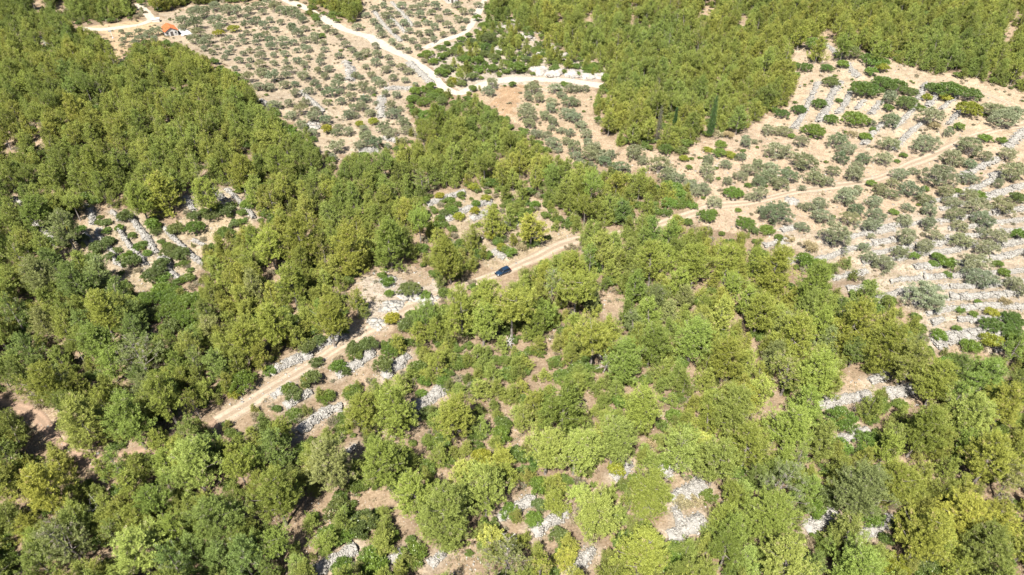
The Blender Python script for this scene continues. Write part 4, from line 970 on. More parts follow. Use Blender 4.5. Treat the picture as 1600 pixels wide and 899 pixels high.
ncand = 40000
cu = np.column_stack([rng.uniform(-330, 330, ncand), rng.uniform(30, 400, ncand)])
cz = height(cu[:, 0], cu[:, 1])
cr = np.where(rng.uniform(size=ncand) < .45, rng.uniform(1.0, 1.8, ncand), rng.uniform(1.8, 2.9, ncand))
chh = cr * rng.uniform(2.7, 3.8, ncand)
MIXED = [(430, 640), (600, 560), (760, 545), (900, 575), (1060, 620), (1120, 720), (1110, 899), (450, 899), (500, 780)]
b3 = np.column_stack([cu, cz])
mixed = in_poly(project(b3), MIXED)
cr = np.where(mixed, np.minimum(cr, rng.uniform(1.0, 2.2, ncand)), cr); chh = np.where(mixed, cr * rng.uniform(2.0, 2.9, ncand), chh)
pb = project(b3); pm = project(b3 + np.column_stack([np.zeros((ncand, 2)), chh * .55])); pt = project(b3 + np.column_stack([np.zeros((ncand, 2)), chh * .9]))
bad = np.zeros(ncand, bool); thin = np.zeros(ncand, bool)
for k in CLEAR:
    for q in (pb, pm, pt):
        ins = in_poly(q, CLEAR[k])
        if k in ('maquis', 'middle'): thin |= ins
        else: bad |= ins
for (u, v, r) in GAPS:
    rr = r * .9
    for q in (pb, pm, pt):
        bad |= np.hypot(q[:, 0] - u, q[:, 1] - v) < rr
# keep the visible stretches of the track and the walls open
VIS_TRACK = [(a, b) for a, b in ROADS['dirt_track'][0] if (a > 1060) or (790 <= a <= 870) or (a < 690 and a > 330) or a < 150] + [(815, 412), (855, 396), (765, 432), (655, 476), (620, 490)]
tp = np.array(ROADS['dirt_track'][0] + ROADS['forest_path'][0][1:], float); seg = []
for a_, b_ in zip(tp[:-1], tp[1:]):
    for t in np.linspace(0, 1, 6)[:-1]: seg.append(tuple(a_ * (1 - t) + b_ * t))
VIS_TRACK = [q for q in seg if q[0] > 1060 or 330 < q[0] <= 905 or 66 < q[0] < 140]
for nm_ in ('gravel_road', 'gravel_lane', 'yard_drive'):
    gp = np.array(ROADS[nm_][0], float)
    for a_, b_ in zip(gp[:-1], gp[1:]):
        for t in np.linspace(0, 1, 7)[:-1]: VIS_TRACK.append(tuple(a_ * (1 - t) + b_ * t))
for (u, v) in VIS_TRACK:
    for q in (pb, pm, pt):
        bad |= np.hypot(q[:, 0] - u, q[:, 1] - v) < 12
for (pp, *_r) in WALLS:
    for q0, q1 in zip(pp[:-1], pp[1:]):
        for t in (0, .33, .66, 1):
            u, v = q0[0] * (1 - t) + q1[0] * t, q0[1] * (1 - t) + q1[1] * t
            for q in (pb, pm, pt):
                bad |= np.hypot(q[:, 0] - u, q[:, 1] - v) < np.where(mixed, 12, 8)
rd = np.min(np.hypot(cu[:, None, 0] - ROADPTS[None, ::2, 0], cu[:, None, 1] - ROADPTS[None, ::2, 1]), 1)
bad |= rd < 2.6
bad |= thin & ((rng.uniform(size=ncand) < .62) | (cr > 1.9))
for th_ in THICKETS:
    for q in (pb, pm): bad |= in_poly(q, th_)
# do not hide the car or the huts
for (u, v, r) in ((787, 424, 26), (266, 48, 24), (700, 6, 16), (1109, 195, 12), (1028, 205, 9)):
    for q in (pb, pm, pt): bad |= np.hypot(q[:, 0] - u, q[:, 1] - v) < r
# young dense pines with less overlap on the upper slopes
for i in np.nonzero(~bad)[0]:
    x, y = cu[i]; r = cr[i]
    dense = .60 if mixed[i] else .51 if y > 120 else .51
    if not hs.ok(x, y, r, dense): continue
    hs.add(x, y, r)
    u = rng.uniform()
    if r < 2.1: va = forms['young'][0] if u < .6 else forms['cone'][i % 3]
    else: va = (SB[i % 4] if u < .38 else forms['cone'][i % 3] if u < .80 else forms['ragged'][i % 2] if u < .93 else forms['umbrella'][0])
    grove = math.sin(x / 33 + 2) + math.sin(y / 27) + rng.normal(0, .8)
    ti = 0 if grove > .5 else (5 if grove > -.2 else (1 if grove > -.9 else 2 if grove > -1.7 else 3))
    if pb[i, 0] < 470 and rng.uniform() < .5: ti = 3 if rng.uniform() < .6 else 1
    if pb[i, 1] > 520 and 560 < pb[i, 0] < 1250 and rng.uniform() < .5: ti = 4
    pine_items.append([x, y, r, chh[i], va, ti, False])

px_c = project(np.array([[p[0], p[1], height(p[0], p[1]) + p[3] * .6] for p in pine_items]))
dist = np.array([np.linalg.norm(np.array([p[0], p[1], 0]) - CAM) for p in pine_items])
size = np.array([p[2] for p in pine_items]) / dist * FPX
inside = (px_c[:, 0] > 4) & (px_c[:, 0] < 1596) & (px_c[:, 1] > 4) & (px_c[:, 1] < 895)
order = sorted(range(len(pine_items)), key=lambda i: (-(1000 if pine_items[i][6] and inside[i] else 0) - (size[i] if inside[i] else -1)))
chosen = [i for i in order[:300] if inside[i]]
rest = [i for i in range(len(pine_items)) if i not in set(chosen)]


def pine_scale(it):
    v = PINES[it[4]]
    return it[2] / v[4], it[3] / v[3]


names = which_one([px_c[i] for i in chosen], 'pine')
FORM_WORD = dict(broad='round-topped', cone='cone-shaped', umbrella='flat-topped', ragged='thin-crowned', young='small bushy')
for i, nm in zip(chosen, names):
    it = pine_items[i]
    sx, sz = pine_scale(it)
    root = link('pine_tree', None, loc=(it[0], it[1], height(it[0], it[1])), rotz=rng.uniform(0, 6.28), scale=(sx, sx, sz))
    tr = link('trunk', PINES[it[4]][0], parent=root)
    cr_ = link('crown', PINES[it[4]][1], parent=root)
    tn, tc_ = PINE_TINTS[it[5]]
    cr_.color = (*tc_, 1)
    tag(root, f'{FORM_WORD[PINES[it[4]][2]]} {tn} pine, {nm}', 'pine tree', 'pines of the wood')


def scatter(name, pts, rots, scales, kinds, sources, color=(1, 1, 1, 1)):
    """one 'stuff' object: its points carry instances of the source meshes"""
    me = bpy.data.meshes.new(name)
    me.from_pydata([tuple(map(float, p)) for p in pts], [], [])
    a = me.attributes.new('rot', 'FLOAT_VECTOR', 'POINT'); a.data.foreach_set('vector', np.column_stack([np.zeros((len(pts), 2)), rots]).astype(np.float32).ravel())
    a = me.attributes.new('scl', 'FLOAT_VECTOR', 'POINT'); a.data.foreach_set('vector', np.asarray(scales, np.float32).ravel())
    a = me.attributes.new('which', 'INT', 'POINT'); a.data.foreach_set('value', np.asarray(kinds, np.int32))
    o = link(name, me)
    ng = bpy.data.node_groups.new(name, 'GeometryNodeTree')
    ng.interface.new_socket('Geometry', in_out='INPUT', socket_type='NodeSocketGeometry')
    ng.interface.new_socket('Geometry', in_out='OUTPUT', socket_type='NodeSocketGeometry')
    gi = ng.nodes.new('NodeGroupInput'); go = ng.nodes.new('NodeGroupOutput')
    jn = ng.nodes.new('GeometryNodeJoinGeometry')

    def named(n_, ty):
        q = ng.nodes.new('GeometryNodeInputNamedAttribute'); q.data_type = ty; q.inputs['Name'].default_value = n_
        return q.outputs['Attribute']
    rot, scl, wh = named('rot', 'FLOAT_VECTOR'), named('scl', 'FLOAT_VECTOR'), named('which', 'INT')
    for k, src in enumerate(sources):
        if not np.any(np.asarray(kinds) == k): continue
        cmpn = ng.nodes.new('FunctionNodeCompare'); cmpn.data_type = 'INT'; cmpn.operation = 'EQUAL'
        ng.links.new(wh, cmpn.inputs[2]); cmpn.inputs[3].default_value = k
        for ob in src:
            oi = ng.nodes.new('GeometryNodeObjectInfo'); oi.inputs['Object'].default_value = ob; oi.transform_space = 'ORIGINAL'
            oi.inputs['As Instance'].default_value = False
            ip = ng.nodes.new('GeometryNodeInstanceOnPoints')
            ng.links.new(gi.outputs[0], ip.inputs['Points']); ng.links.new(cmpn.outputs[0], ip.inputs['Selection'])
            ng.links.new(oi.outputs['Geometry'], ip.inputs['Instance'])
            ng.links.new(rot, ip.inputs['Rotation']); ng.links.new(scl, ip.inputs['Scale'])
            ng.links.new(ip.outputs[0], jn.inputs[0])
    ng.links.new(jn.outputs[0], go.inputs[0])
    md = o.modifiers.new('scatter', 'NODES'); md.node_group = ng
    o.color = color
    o['kind'] = 'stuff'
    return o


def source_of(mesh):
    for ob in COL.objects:
        if ob.type == 'MESH' and ob.data == mesh: return ob
    return None


src_cache = {}
pine_src = []
for v in PINES:
    pine_src.append([x for x in (source_of(v[1]), source_of(v[0])) if x])
has = [bool(x) for x in pine_src]
for i in rest:
    if not has[pine_items[i][4]]: pine_items[i][4] = 0
rp = np.array([[pine_items[i][0], pine_items[i][1], height(pine_items[i][0], pine_items[i][1])] for i in rest])
sc_ = np.array([[pine_scale(pine_items[i])[0]] * 2 + [pine_scale(pine_items[i])[1]] for i in rest])
wood = scatter('pine_wood', rp, rng.uniform(0, 6.28, len(rest)), sc_, [pine_items[i][4] for i in rest], pine_src, (1.03, 1.02, .88, 1))
tag(wood, 'far-off pine wood covering the slopes as one mass', 'wood')

# --- olives
opx = project(op + np.column_stack([np.zeros((len(op), 2)), orr * .85]))
oin = (opx[:, 0] > 2) & (opx[:, 0] < 1598) & (opx[:, 1] > 2) & (opx[:, 1] < 897)
osz = np.array([a[2] for a in OLD])
oo = sorted(range(len(op)), key=lambda i: -(osz[i] if oin[i] else -1))
oc = [i for i in oo[:300] if oin[i]]; orest = [i for i in range(len(op)) if i not in set(oc)]
OT = [('grey-green', (1, 1, 1)), ('silvery', (1.18, 1.15, 1.15)), ('dusty green', (1.02, .98, .86)), ('deep green', (.72, .82, .74))]
onames = which_one([opx[i] for i in oc], 'olive')
for i, nm in zip(oc, onames):
    va = i % len(OLIVES); v = OLIVES[va] if orr[i] < 3.3 else BIG_OLIVES[i % 2]
    s = orr[i] * 1.06 / v[3]
    dense_grove = 280 < OLD[i][0] < 1000 and OLD[i][1] < 260
    ti = int(rng.choice(4, p=[.45, .22, .23, .10]))
    root = link('olive_tree', None, loc=op[i], rotz=rng.uniform(0, 6.28), scale=(s * rng.uniform(.82, 1.2), s * rng.uniform(.82, 1.2), s * rng.uniform(.85, 1.2)))
    link('trunk', v[0], parent=root)
    c = link('crown', v[1], parent=root); c.color = (*OT[ti][1], 1)
    sw = 'small' if orr[i] < 2.2 else 'broad' if orr[i] > 4 else 'medium-sized'
    tag(root, f'{sw} {OT[ti][0]} olive tree, {nm}', 'olive tree', 'olive trees of the orchards')
if orest:
    osrc = [[source_of(v[1]), source_of(v[0])] for v in OLIVES]
    og = scatter('olive_grove', op[orest], rng.uniform(0, 6.28, len(orest)), np.array([[orr[i] * 1.06 / OLIVES[i % 5][3]] * 3 for i in orest]), [i % 5 for i in orest], osrc)
    tag(og, 'smallest far olive trees of the upper grove as one mass', 'olive grove')

# --- shrubs
ST = dict(b=('bright green', (1.0, 1.02, .9)), d=('dark green', (.74, .80, .85)), y=('yellow-green', (1.9, 1.32, .85)), t=('tan dry', (1.2, 1.1, 1.0)), m=('dull green', (.95, .82, 1.25)))
spx = project(sp + np.column_stack([np.zeros((len(sp), 2)), sr * .5]))
sin_ = (spx[:, 0] > 2) & (spx[:, 0] < 1598) & (spx[:, 1] > 2) & (spx[:, 1] < 897)
so_ = [i for i in sorted(range(len(sp)), key=lambda i: -SHD[i][2]) if sin_[i]]
sc1 = so_[:300]; srest = so_[300:]
snames = which_one([spx[i] for i in sc1], 'shrub')
for i, nm in zip(sc1, snames):
    kd = SHD[i][3]
    v = BRUSH[i % 2] if kd == 't' else (SHRUBS[i % 4] if sr[i] < 2.2 else BIG_SHRUBS[i % 3])
    s = sr[i] * 1.05 / v[3]
    root = link('shrub', None, loc=sp[i], rotz=rng.uniform(0, 6.28), scale=(s, s, s * rng.uniform(.9, 1.2)))
    link('stems', v[0], parent=root)
    c = link('foliage', v[1], parent=root); c.color = (*ST[kd][1], 1)
    tag(root, f'{ST[kd][0]} {"tall" if sr[i] > 2.6 else "low"} shrub, {nm}', 'shrub', 'shrubs between walls and woods')

# undergrowth of the woods: small brush and seedlings nobody could count
nu = 30000
uu = np.column_stack([rng.uniform(-300, 300, nu), rng.uniform(36, 370, nu)])
uz = height(uu[:, 0], uu[:, 1]); u3 = np.column_stack([uu, uz]); up_ = project(u3)
keep = np.ones(nu, bool); sparse = np.zeros(nu, bool)
for k in CLEAR:
    sparse |= in_poly(up_, CLEAR[k])
for (u, v, r) in GAPS: sparse |= np.hypot(up_[:, 0] - u, up_[:, 1] - v) < r
rdu = np.min(np.hypot(uu[:, None, 0] - ROADPTS[None, ::3, 0], uu[:, None, 1] - ROADPTS[None, ::3, 1]), 1)
keep &= rdu > np.where(sparse, 4.2, 2.4)
wdu = np.full(nu, 99.0)
for w_ in wall_w: wdu = np.minimum(wdu, np.min(np.hypot(uu[:, None, 0] - w_[None, ::2, 0], uu[:, None, 1] - w_[None, ::2, 1]), 1))
keep &= wdu > 1.5
car_px = np.array([788.0, 424.0])
keep &= np.hypot(up_[:, 0] - car_px[0], (up_[:, 1] - car_px[1] - 6) * .9) > 30
scrub = in_poly(up_, CLEAR['middle']) | in_poly(up_, CLEAR['maquis']) | in_poly(up_, CLEAR['terraces'])
keep &= ~sparse | (rng.uniform(size=nu) < np.where(scrub, .85, .34))
kk = np.nonzero(keep)[0]
usrc = [[source_of(SHRUBS[0][1])], [source_of(SHRUBS[3][1])], [source_of(BRUSH[0][1])], [source_of(BRUSH[1][1])], [source_of(PINES[forms['young'][0]][1])]]
kinds_u = rng.choice(5, len(kk), p=[.25, .19, .16, .12, .28])
kinds_u = np.where(sparse[kk], np.where(scrub[kk], rng.choice([0, 1, 2, 4], len(kk), p=[.3, .35, .2, .15]), rng.choice([1, 2, 3], len(kk), p=[.15, .45, .4])), kinds_u)
ss = np.where(sparse[kk], rng.uniform(.25, .6, len(kk)) * np.where(scrub[kk] & (kinds_u != 4), 1.7, 1.0), rng.uniform(.4, 1.25, len(kk))) * np.where(kinds_u == 4, .55, 1.0)
und = scatter('undergrowth', u3[kk], rng.uniform(0, 6.28, len(kk)), np.repeat(ss[:, None], 3, 1), kinds_u, usrc, (.95, .9, .95, 1))
tag(und, 'low dry brush and seedlings covering the ground between trees', 'undergrowth')
if srest:
    smass = scatter('shrubbery', sp[srest], rng.uniform(0, 6.28, len(srest)), np.array([[sr[i] * 1.05 / SHRUBS[i % 4][3]] * 3 for i in srest]), [i % 4 for i in srest], [[source_of(v[1])] for v in SHRUBS])
    tag(smass, 'smallest scattered green shrubs on the terraces as one mass', 'shrubbery')

# dry grass
cand = rng.uniform((-10, -10), (1610, 909), (120000, 2))
dens = np.full(len(cand), .05)
for k, d in (('olive', .18), ('maquis', .15), ('small_grove', .2), ('orchard', .22), ('terraces', .6), ('roadside', .3), ('middle', .5), ('yard', .1)):
    dens[in_poly(cand, CLEAR[k])] = d
dens[in_poly(cand, [(1290, 400), (1480, 440), (1600, 480), (1600, 510), (1460, 500), (1400, 480)])] = .6
for (u, v, r) in GAPS:
    dens[np.hypot(cand[:, 0] - u, cand[:, 1] - v) < r * 1.2] = .35
cand = cand[rng.uniform(size=len(cand)) < dens]
gw = survey(cand[:, 0], cand[:, 1])
rdg = np.array([np.min(np.hypot(p[0] - ROADPTS[:, 0], p[1] - ROADPTS[:, 1])) for p in gw])
gw = gw[rdg > 1.9]
v, f, t = leaves(gw + np.array([0, 0, .02]), rng.uniform(.18, .42, len(gw)), 7, .38, .07, .4, 1.0, (.1, 1.0), 99, low=0.0)
gr = link('dry_grass', mesh_np('dry_grass', v, f, M['straw'], tint=t))
gr['kind'] = 'stuff'
tag(gr, 'straw-coloured dry grass on the terraces and clearings', 'grass')
#--TAIL--
# ------------------------------------------------------------------ labels of the walls
wl = which_one([w[1] for w in wall_objs], 'wall')
for (o, p, L, wd), nm in zip(wall_objs, wl):
    o['kind'] = 'thing'
    tag(o, f'{"wide" if wd >= 2.2 else "narrow" if wd < 1.5 else "pale"} {"long" if L > 14 else "short"} dry stone wall, {nm}', 'stone wall', 'dry stone terrace walls')

# ------------------------------------------------------------------ cypresses and bare trees
def cypress_shape(seed, h, R, mat, per):
    g = np.random.default_rng(seed); mb = MB()
    mb.tube([(0, 0, -.3), (0, 0, h * .5), (.05, 0, h * .92)], [.16, .1, .02], 6)
    cs, rs = [], []
    for i in range(90):
        t = .06 + .94 * (i + .5) / 90
        rr = R * min(1, t * 5 + .3) * (1 - t) ** .55
        az = i * 2.399
        cs.append((math.cos(az) * rr * .6, math.sin(az) * rr * .6, h * t)); rs.append(.16 + .55 * rr)
    v, f, t = leaves(cs, rs, per, .28, .10, 1.3, .8, (.4, 1.0), seed, stick=.35)
    return mb.mesh('cypress_trunk', M['bark']), mesh_np('cypress_crown', v, f, mat, tint=t)


def at(u, v, dz=0.0):
    return survey(np.array([float(u)]), np.array([float(v)]), dz)[0]


for (u, v, h, R, mat, per, lab) in ((1108, 215, 13.5, 1.25, 'cypress', 70, 'tall slender dark green cypress at the wood edge above the orchard'),
                                    (1051, 212, 9.0, .7, 'cypress', 60, 'thin small dark cypress wedged between pines beside the tall cypress'),
                                    (1026, 224, 12.0, 1.0, 'dry', 26, 'dead grey cypress standing among the pines above the orchard')):
    p = at(u, v); tm, cm = cypress_shape(int(u), h, R, M[mat], per)
    root = link('cypress_tree', None, loc=p)
    link('trunk', tm, parent=root); c = link('crown', cm, parent=root)
    c.color = (.55, .55, .62, 1) if mat == 'dry' else (1, 1, 1, 1)
    tag(root, lab, 'cypress')


def bare_tree(u, v, h, spread, seed, lab, tilt=0.0, rot=0.0):
    g = np.random.default_rng(seed); p = at(u, v)
    root = link('dead_tree', None, loc=p, rotz=rot); root.rotation_euler = (tilt, 0, rot)
    tr = MB(); tr.tube([(0, 0, -.3), (.1, .05, h * .4), (.0, .15, h * .75), (.2, .1, h)], [.02 * h + .06, .015 * h + .04, .05, .015], 6)
    link('trunk', tr.mesh('dead_trunk', M['dead']), parent=root)
    for i in range(13):
        az = i * 2.4 + g.normal(0, .3); t = .3 + .65 * i / 13; L = spread * g.uniform(.5, 1.1) * (1.15 - t * .6)
        o = np.array([.1 * t, .1 * t, h * t]); e = o + np.array([math.cos(az) * L, math.sin(az) * L, L * g.uniform(.1, .5)])
        mb = MB(); mid = (o + e) / 2 + np.array([0, 0, .12 * L])
        mb.tube([o, mid, e], [.06, .04, .015], 4)
        for k in range(4):
            q = o + (e - o) * g.uniform(.4, 1); d = g.normal(0, 1, 3); d[2] = abs(d[2]) * .6
            mb.tube([q, q + d / np.linalg.norm(d) * L * .35], [.025, .01], 3)
        link('branch', mb.mesh('dead_branch', M['dead']), parent=root)
    tag(root, lab, 'dead tree')


bare_tree(943, 582, 4.2, 3.0, 3, 'grey bare-branched dead pine below the flat-topped pine', .25, .6)
bare_tree(404, 872, 4.0, 3.2, 4, 'dead tree with pale bare branches near the bottom left edge', .5, 1.0)
bare_tree(140, 812, 3.5, 3.0, 6, 'pale bare dead tree in the lower left wood', .7, 2.0)
bare_tree(793, 880, 4.5, 2.8, 8, 'pale bare branches beside the grey-green pine at the bottom edge', .35, 3.0)
bare_tree(1300, 590, 2.6, 1.8, 9, 'small grey dead tree beside the big fresh green pine', .5, 4.0)
bare_tree(800, 545, 3.2, 2.0, 10, 'small grey dead tree below the two flat-topped pines', .3, 5.0)

# ------------------------------------------------------------------ rock outcrops
def rock(u, v, sx, sy, sz, seed, lab, rot=0.0):
    g = np.random.default_rng(seed)
    n, m = 18, 9
    V = []
    for j in range(m):
        t = j / (m - 1)
        for i in range(n):
            a = i / n * 2 * math.pi
            r = math.cos(t * math.pi / 2) ** .45
            k = 1 + .22 * math.sin(3 * a + seed) + .14 * math.sin(7 * a + 2 * seed + 3 * t) + g.normal(0, .07)
            V.append((sx * r * k * math.cos(a), sy * r * k * math.sin(a), sz * (math.sin(t * math.pi / 2) * (1 + g.normal(0, .12))) - .35))
    F = np.array([(j * n + i, j * n + (i + 1) % n, (j + 1) * n + (i + 1) % n, (j + 1) * n + i) for j in range(m - 1) for i in range(n)])
    o = link('rock_outcrop', mesh_np('rock_outcrop', V, F, M['rock']), loc=at(u, v), rotz=rot)
    ns = 70
    a = g.uniform(0, 6.28, ns); r = np.sqrt(g.uniform(.1, 1.6, ns))
    q = np.column_stack([np.cos(a) * r * sx, np.sin(a) * r * sy, np.zeros(ns)])
    q[:, 2] = sz * np.sqrt(np.clip(1 - r ** 2, 0, 1)) * .75 - .25
    so = link('stones', stones_mesh('outcrop_stones', q, g.uniform(.3, 1.0, ns), M['stone']), parent=o); so['kind'] = 'stuff'
    tag(o, lab, 'rock', 'rock outcrops')


RK = [(842, 112, 3.6, 3.0, 1.8), (868, 116, 4.2, 2.4, 1.6), (893, 117, 3.4, 2.6, 1.5), (915, 120, 4.0, 2.4, 1.6), (938, 120, 3.4, 2.6, 1.4), (806, 36, 2.4, 5.0, 1.0), (818, 58, 3.2, 4.0, 1.1), (833, 50, 2.0, 6.0, 1.0), (786, 44, 2.0, 5.0, .8), (860, 74, 2.4, 3.4, 1.0), (845, 84, 3.6, 2.6, 1.0), (880, 88, 3.4, 2.4, .9), (778, 78, 2.4, 3.0, .8),
      (640, 462, 2.8, 2.0, .7), (612, 480, 2.2, 1.6, .6), (668, 472, 2.2, 1.4, .6), (604, 440, 1.8, 1.6, .6), (589, 505, 1.8, 1.2, .5), (547, 112, 1.6, 4.5, 1.0), (487, 196, 2.0, 2.6, .7), (230, 400, 1.3, 1.0, .6), (1238, 315, 1.6, 1.2, .7), (750, 400, 1.4, 1.4, .6)]
rn = which_one([r[:2] for r in RK], 'outcrop')
for i, (r, nm) in enumerate(zip(RK, rn)):
    rock(*r, 31 + i, f'{"large" if r[2] > 3 else "low"} pale limestone outcrop, {nm}', i * .7)

# ------------------------------------------------------------------ huts, cistern, post
roof_tile = plain_mat('orange_roof_tiles', (0.50, 0.125, 0.04), .85, .3, 3.0)
roof_tile2 = plain_mat('pale_orange_roof_tiles', (0.50, 0.23, 0.085), .85, .25, 3.0)
plaster = plain_mat('white_plaster', (0.42, 0.41, 0.39), .9, .15, 1.2)
concrete = plain_mat('pale_concrete', (0.46, 0.45, 0.435), .9, .15, .8)
darkwood = plain_mat('dark_wood', (0.06, 0.05, 0.045), .7)
glassdark = plain_mat('window_glass', (0.02, 0.025, 0.03), .12)


def hut(u, v, fu, fv, W, L, hw, rise, tile, lab):
    """gabled hut: ridge along local y, front gable at -y facing the photograph point (fu, fv)"""
    p = at(u, v); q = at(fu, fv)
    d = q - p; rot = math.atan2(d[1], d[0]) + math.pi / 2
    root = link('stone_hut', None, loc=p, rotz=rot)
    w = MB(); w.add([(-W / 2, -L / 2, -.5), (W / 2, -L / 2, -.5), (W / 2, L / 2, -.5), (-W / 2, L / 2, -.5), (-W / 2, -L / 2, hw), (W / 2, -L / 2, hw), (W / 2, L / 2, hw), (-W / 2, L / 2, hw), (0, -L / 2, hw + rise), (0, L / 2, hw + rise)],
                    [(0, 1, 5, 8, 4), (2, 3, 7, 9, 6), (1, 2, 6, 5), (3, 0, 4, 7)])
    link('wall', w.mesh('hut_wall', plaster), parent=root)
    ov, th = .35, .14
    for s_ in (-1, 1):
        ex, ez = s_ * (W / 2 + ov), hw - rise * ov / (W / 2)
        y0, y1 = -L / 2 - ov, L / 2 + ov
        r = MB().add([(0, y0, hw + rise + .03), (ex, y0, ez + .03), (ex, y1, ez + .03), (0, y1, hw + rise + .03), (0, y0, hw + rise + .03 + th), (ex, y0, ez + .03 + th), (ex, y1, ez + .03 + th), (0, y1, hw + rise + .03 + th)],
                     [(0, 1, 2, 3), (7, 6, 5, 4), (0, 4, 5, 1), (1, 5, 6, 2), (2, 6, 7, 3), (3, 7, 4, 0)])
        ro = link('roof', r.mesh('roof_slope', tile), parent=root)
        # rows of half-round tiles down the slope
        nrow = int((y1 - y0) / .42)
        tl = MB()
        for k in range(nrow):
            yy = y0 + (k + .5) * (y1 - y0) / nrow
            tl.tube([(s_ * .05, yy, hw + rise + .03 + th), (ex, yy, ez + .03 + th)], .10, 5)
        tb = link('tile_rows', tl.mesh('tile_rows', tile), parent=ro); tb['kind'] = 'stuff'
    rc = MB(); rc.tube([(0, -L / 2 - ov, hw + rise + .2), (0, L / 2 + ov, hw + rise + .2)], .14, 6)
    link('ridge_tiles', rc.mesh('ridge_tiles', tile), parent=root)
    dr = MB(); dr.box(-.5, .5, -L / 2 - .05, -L / 2 + .02, -.1, 1.95)
    do = link('door', dr.mesh('hut_door', darkwood), parent=root)
    dh = MB(); dh.box(.33, .42, -L / 2 - .11, -L / 2 - .05, .95, 1.05); link('handle', dh.mesh('door_handle', concrete), parent=do)
    for x in (-W * .34, W * .34):
        wn_ = MB(); wn_.box(x - .32, x + .32, -L / 2 - .04, -L / 2 + .02, 1.0, 1.75)
        wo = link('window', wn_.mesh('hut_window', glassdark), parent=root)
        sl = MB(); sl.box(x - .4, x + .4, -L / 2 - .15, -L / 2 + .01, .9, .98); link('sill', sl.mesh('window_sill', concrete), parent=wo)
    sw = MB(); sw.box(-W / 2 - .04, -W / 2 + .02, -.4, .4, 1.0, 1.75); link('window', sw.mesh('side_window', glassdark), parent=root)
    tag(root, lab, 'hut')


hut(267, 54, 276, 63, 4.6, 6.2, 2.3, 1.25, roof_tile, 'small white hut with a bright orange-red tiled roof beside the olive grove')
hut(704, 2, 711, 9, 5.0, 5.6, 2.4, 1.2, roof_tile2, 'hut with a pale orange roof cut by the top edge, above the olive rows')

q = [at(*c) for c in ((279, 47), (290, 48), (301, 54), (284, 57))]
b0 = np.mean(q, 0)
pv = MB(); top = [(a[0] - b0[0], a[1] - b0[1], max(x[2] for x in q) - b0[2] + .18) for a in q]; bot = [(a[0] - b0[0], a[1] - b0[1], -.8) for a in q]
pv.add(bot + top, [(3, 2, 1, 0), (4, 5, 6, 7), (0, 1, 5, 4), (1, 2, 6, 5), (2, 3, 7, 6), (3, 0, 4, 7)])
pav = link('pavement', pv.mesh('pavement', concrete), loc=b0); pav['kind'] = 'structure'

cp = at(244, 34)
ci_ = link('water_cistern', None, loc=cp, rotz=.35)
cb = MB(); cb.box(-1.5, 1.5, -1.1, 1.1, -.4, 1.15); link('tank', cb.mesh('cistern_tank', plaster), parent=ci_)
cl = MB(); cl.box(-1.62, 1.62, -1.22, 1.22, 1.16, 1.3); li = link('cover_slab', cl.mesh('cistern_slab', concrete), parent=ci_)
ch = MB(); ch.box(-.35, .35, -.3, .3, 1.31, 1.4); link('hatch', ch.mesh('cistern_hatch', plain_mat('rusty_iron', (0.2, 0.11, 0.07), .8)), parent=li)
tag(ci_, 'small white box-shaped cistern at the drive above the red-roofed hut', 'cistern')

pp = at(176.5, 60)
po = link('marker_post', None, loc=pp)
pm_ = MB(); pm_.tube([(0, 0, -.3), (0, 0, 1.5), (0, 0, 2.6)], [.07, .06, .06], 6); link('post', pm_.mesh('marker_pole', plain_mat('pale_paint', (.70, .71, .72), .6)), parent=po)
ph_ = MB(); ph_.box(-.75, .25, -.12, .12, 2.6, 3.0); link('head', ph_.mesh('marker_head', plain_mat('grey_blue_paint', (.16, .20, .24), .5)), parent=po)
pb_ = MB(); pb_.box(-.3, .3, -.3, .3, -.2, .22); link('base', pb_.mesh('marker_base', plain_mat('grey_block', (.35, .33, .36), .9)), parent=po)
tag(po, 'thin pale post with a dark head standing in the sandy yard', 'post')

# ------------------------------------------------------------------ the parked car
import bmesh
paint_m = plain_mat('navy_car_paint', (0.008, 0.022, 0.045), .22, coat=1.0)
glass_m = plain_mat('car_glass', (0.010, 0.013, 0.016), .05)
tyre_m = plain_mat('tyre_rubber', (0.02, 0.02, 0.02), .8)
rim_m = plain_mat('alloy', (.5, .5, .52), .3, metallic=1.0)
lamp_m = plain_mat('lamp_glass', (.30, .32, .34), .15)
tail_m = plain_mat('tail_lamp', (.35, .01, .01), .2)
trim_m = plain_mat('black_trim', (.02, .02, .022), .6)


def loft(sections, mat, name, bev=.05):
    bm = bmesh.new()
    rings = [[bm.verts.new(p) for p in s_] for s_ in sections]
    n = len(rings[0])
    for a, b in zip(rings[:-1], rings[1:]):
        for k in range(n): bm.faces.new((a[k], a[(k + 1) % n], b[(k + 1) % n], b[k]))
    bm.faces.new(rings[0][::-1]); bm.faces.new(rings[-1])
    bmesh.ops.recalc_face_normals(bm, faces=bm.faces)
    if bev:
        bmesh.ops.bevel(bm, geom=[e for e in bm.edges if e.calc_face_angle(0) > .5], offset=bev, segments=2, affect='EDGES')
    me = bpy.data.meshes.new(name); bm.to_mesh(me); bm.free()
    for f_ in me.polygons: f_.use_smooth = True
    me.materials.append(mat)
    return me


def ring(x, hw_, z0, z1, tuck):
    return [(x, -hw_ + .10, z0), (x, hw_ - .10, z0), (x, hw_, z0 + .22), (x, hw_ - .01, z1 - .14), (x, hw_ - tuck, z1), (x, -hw_ + tuck, z1), (x, -hw_ + .01, z1 - .14), (x, -hw_, z0 + .22)]


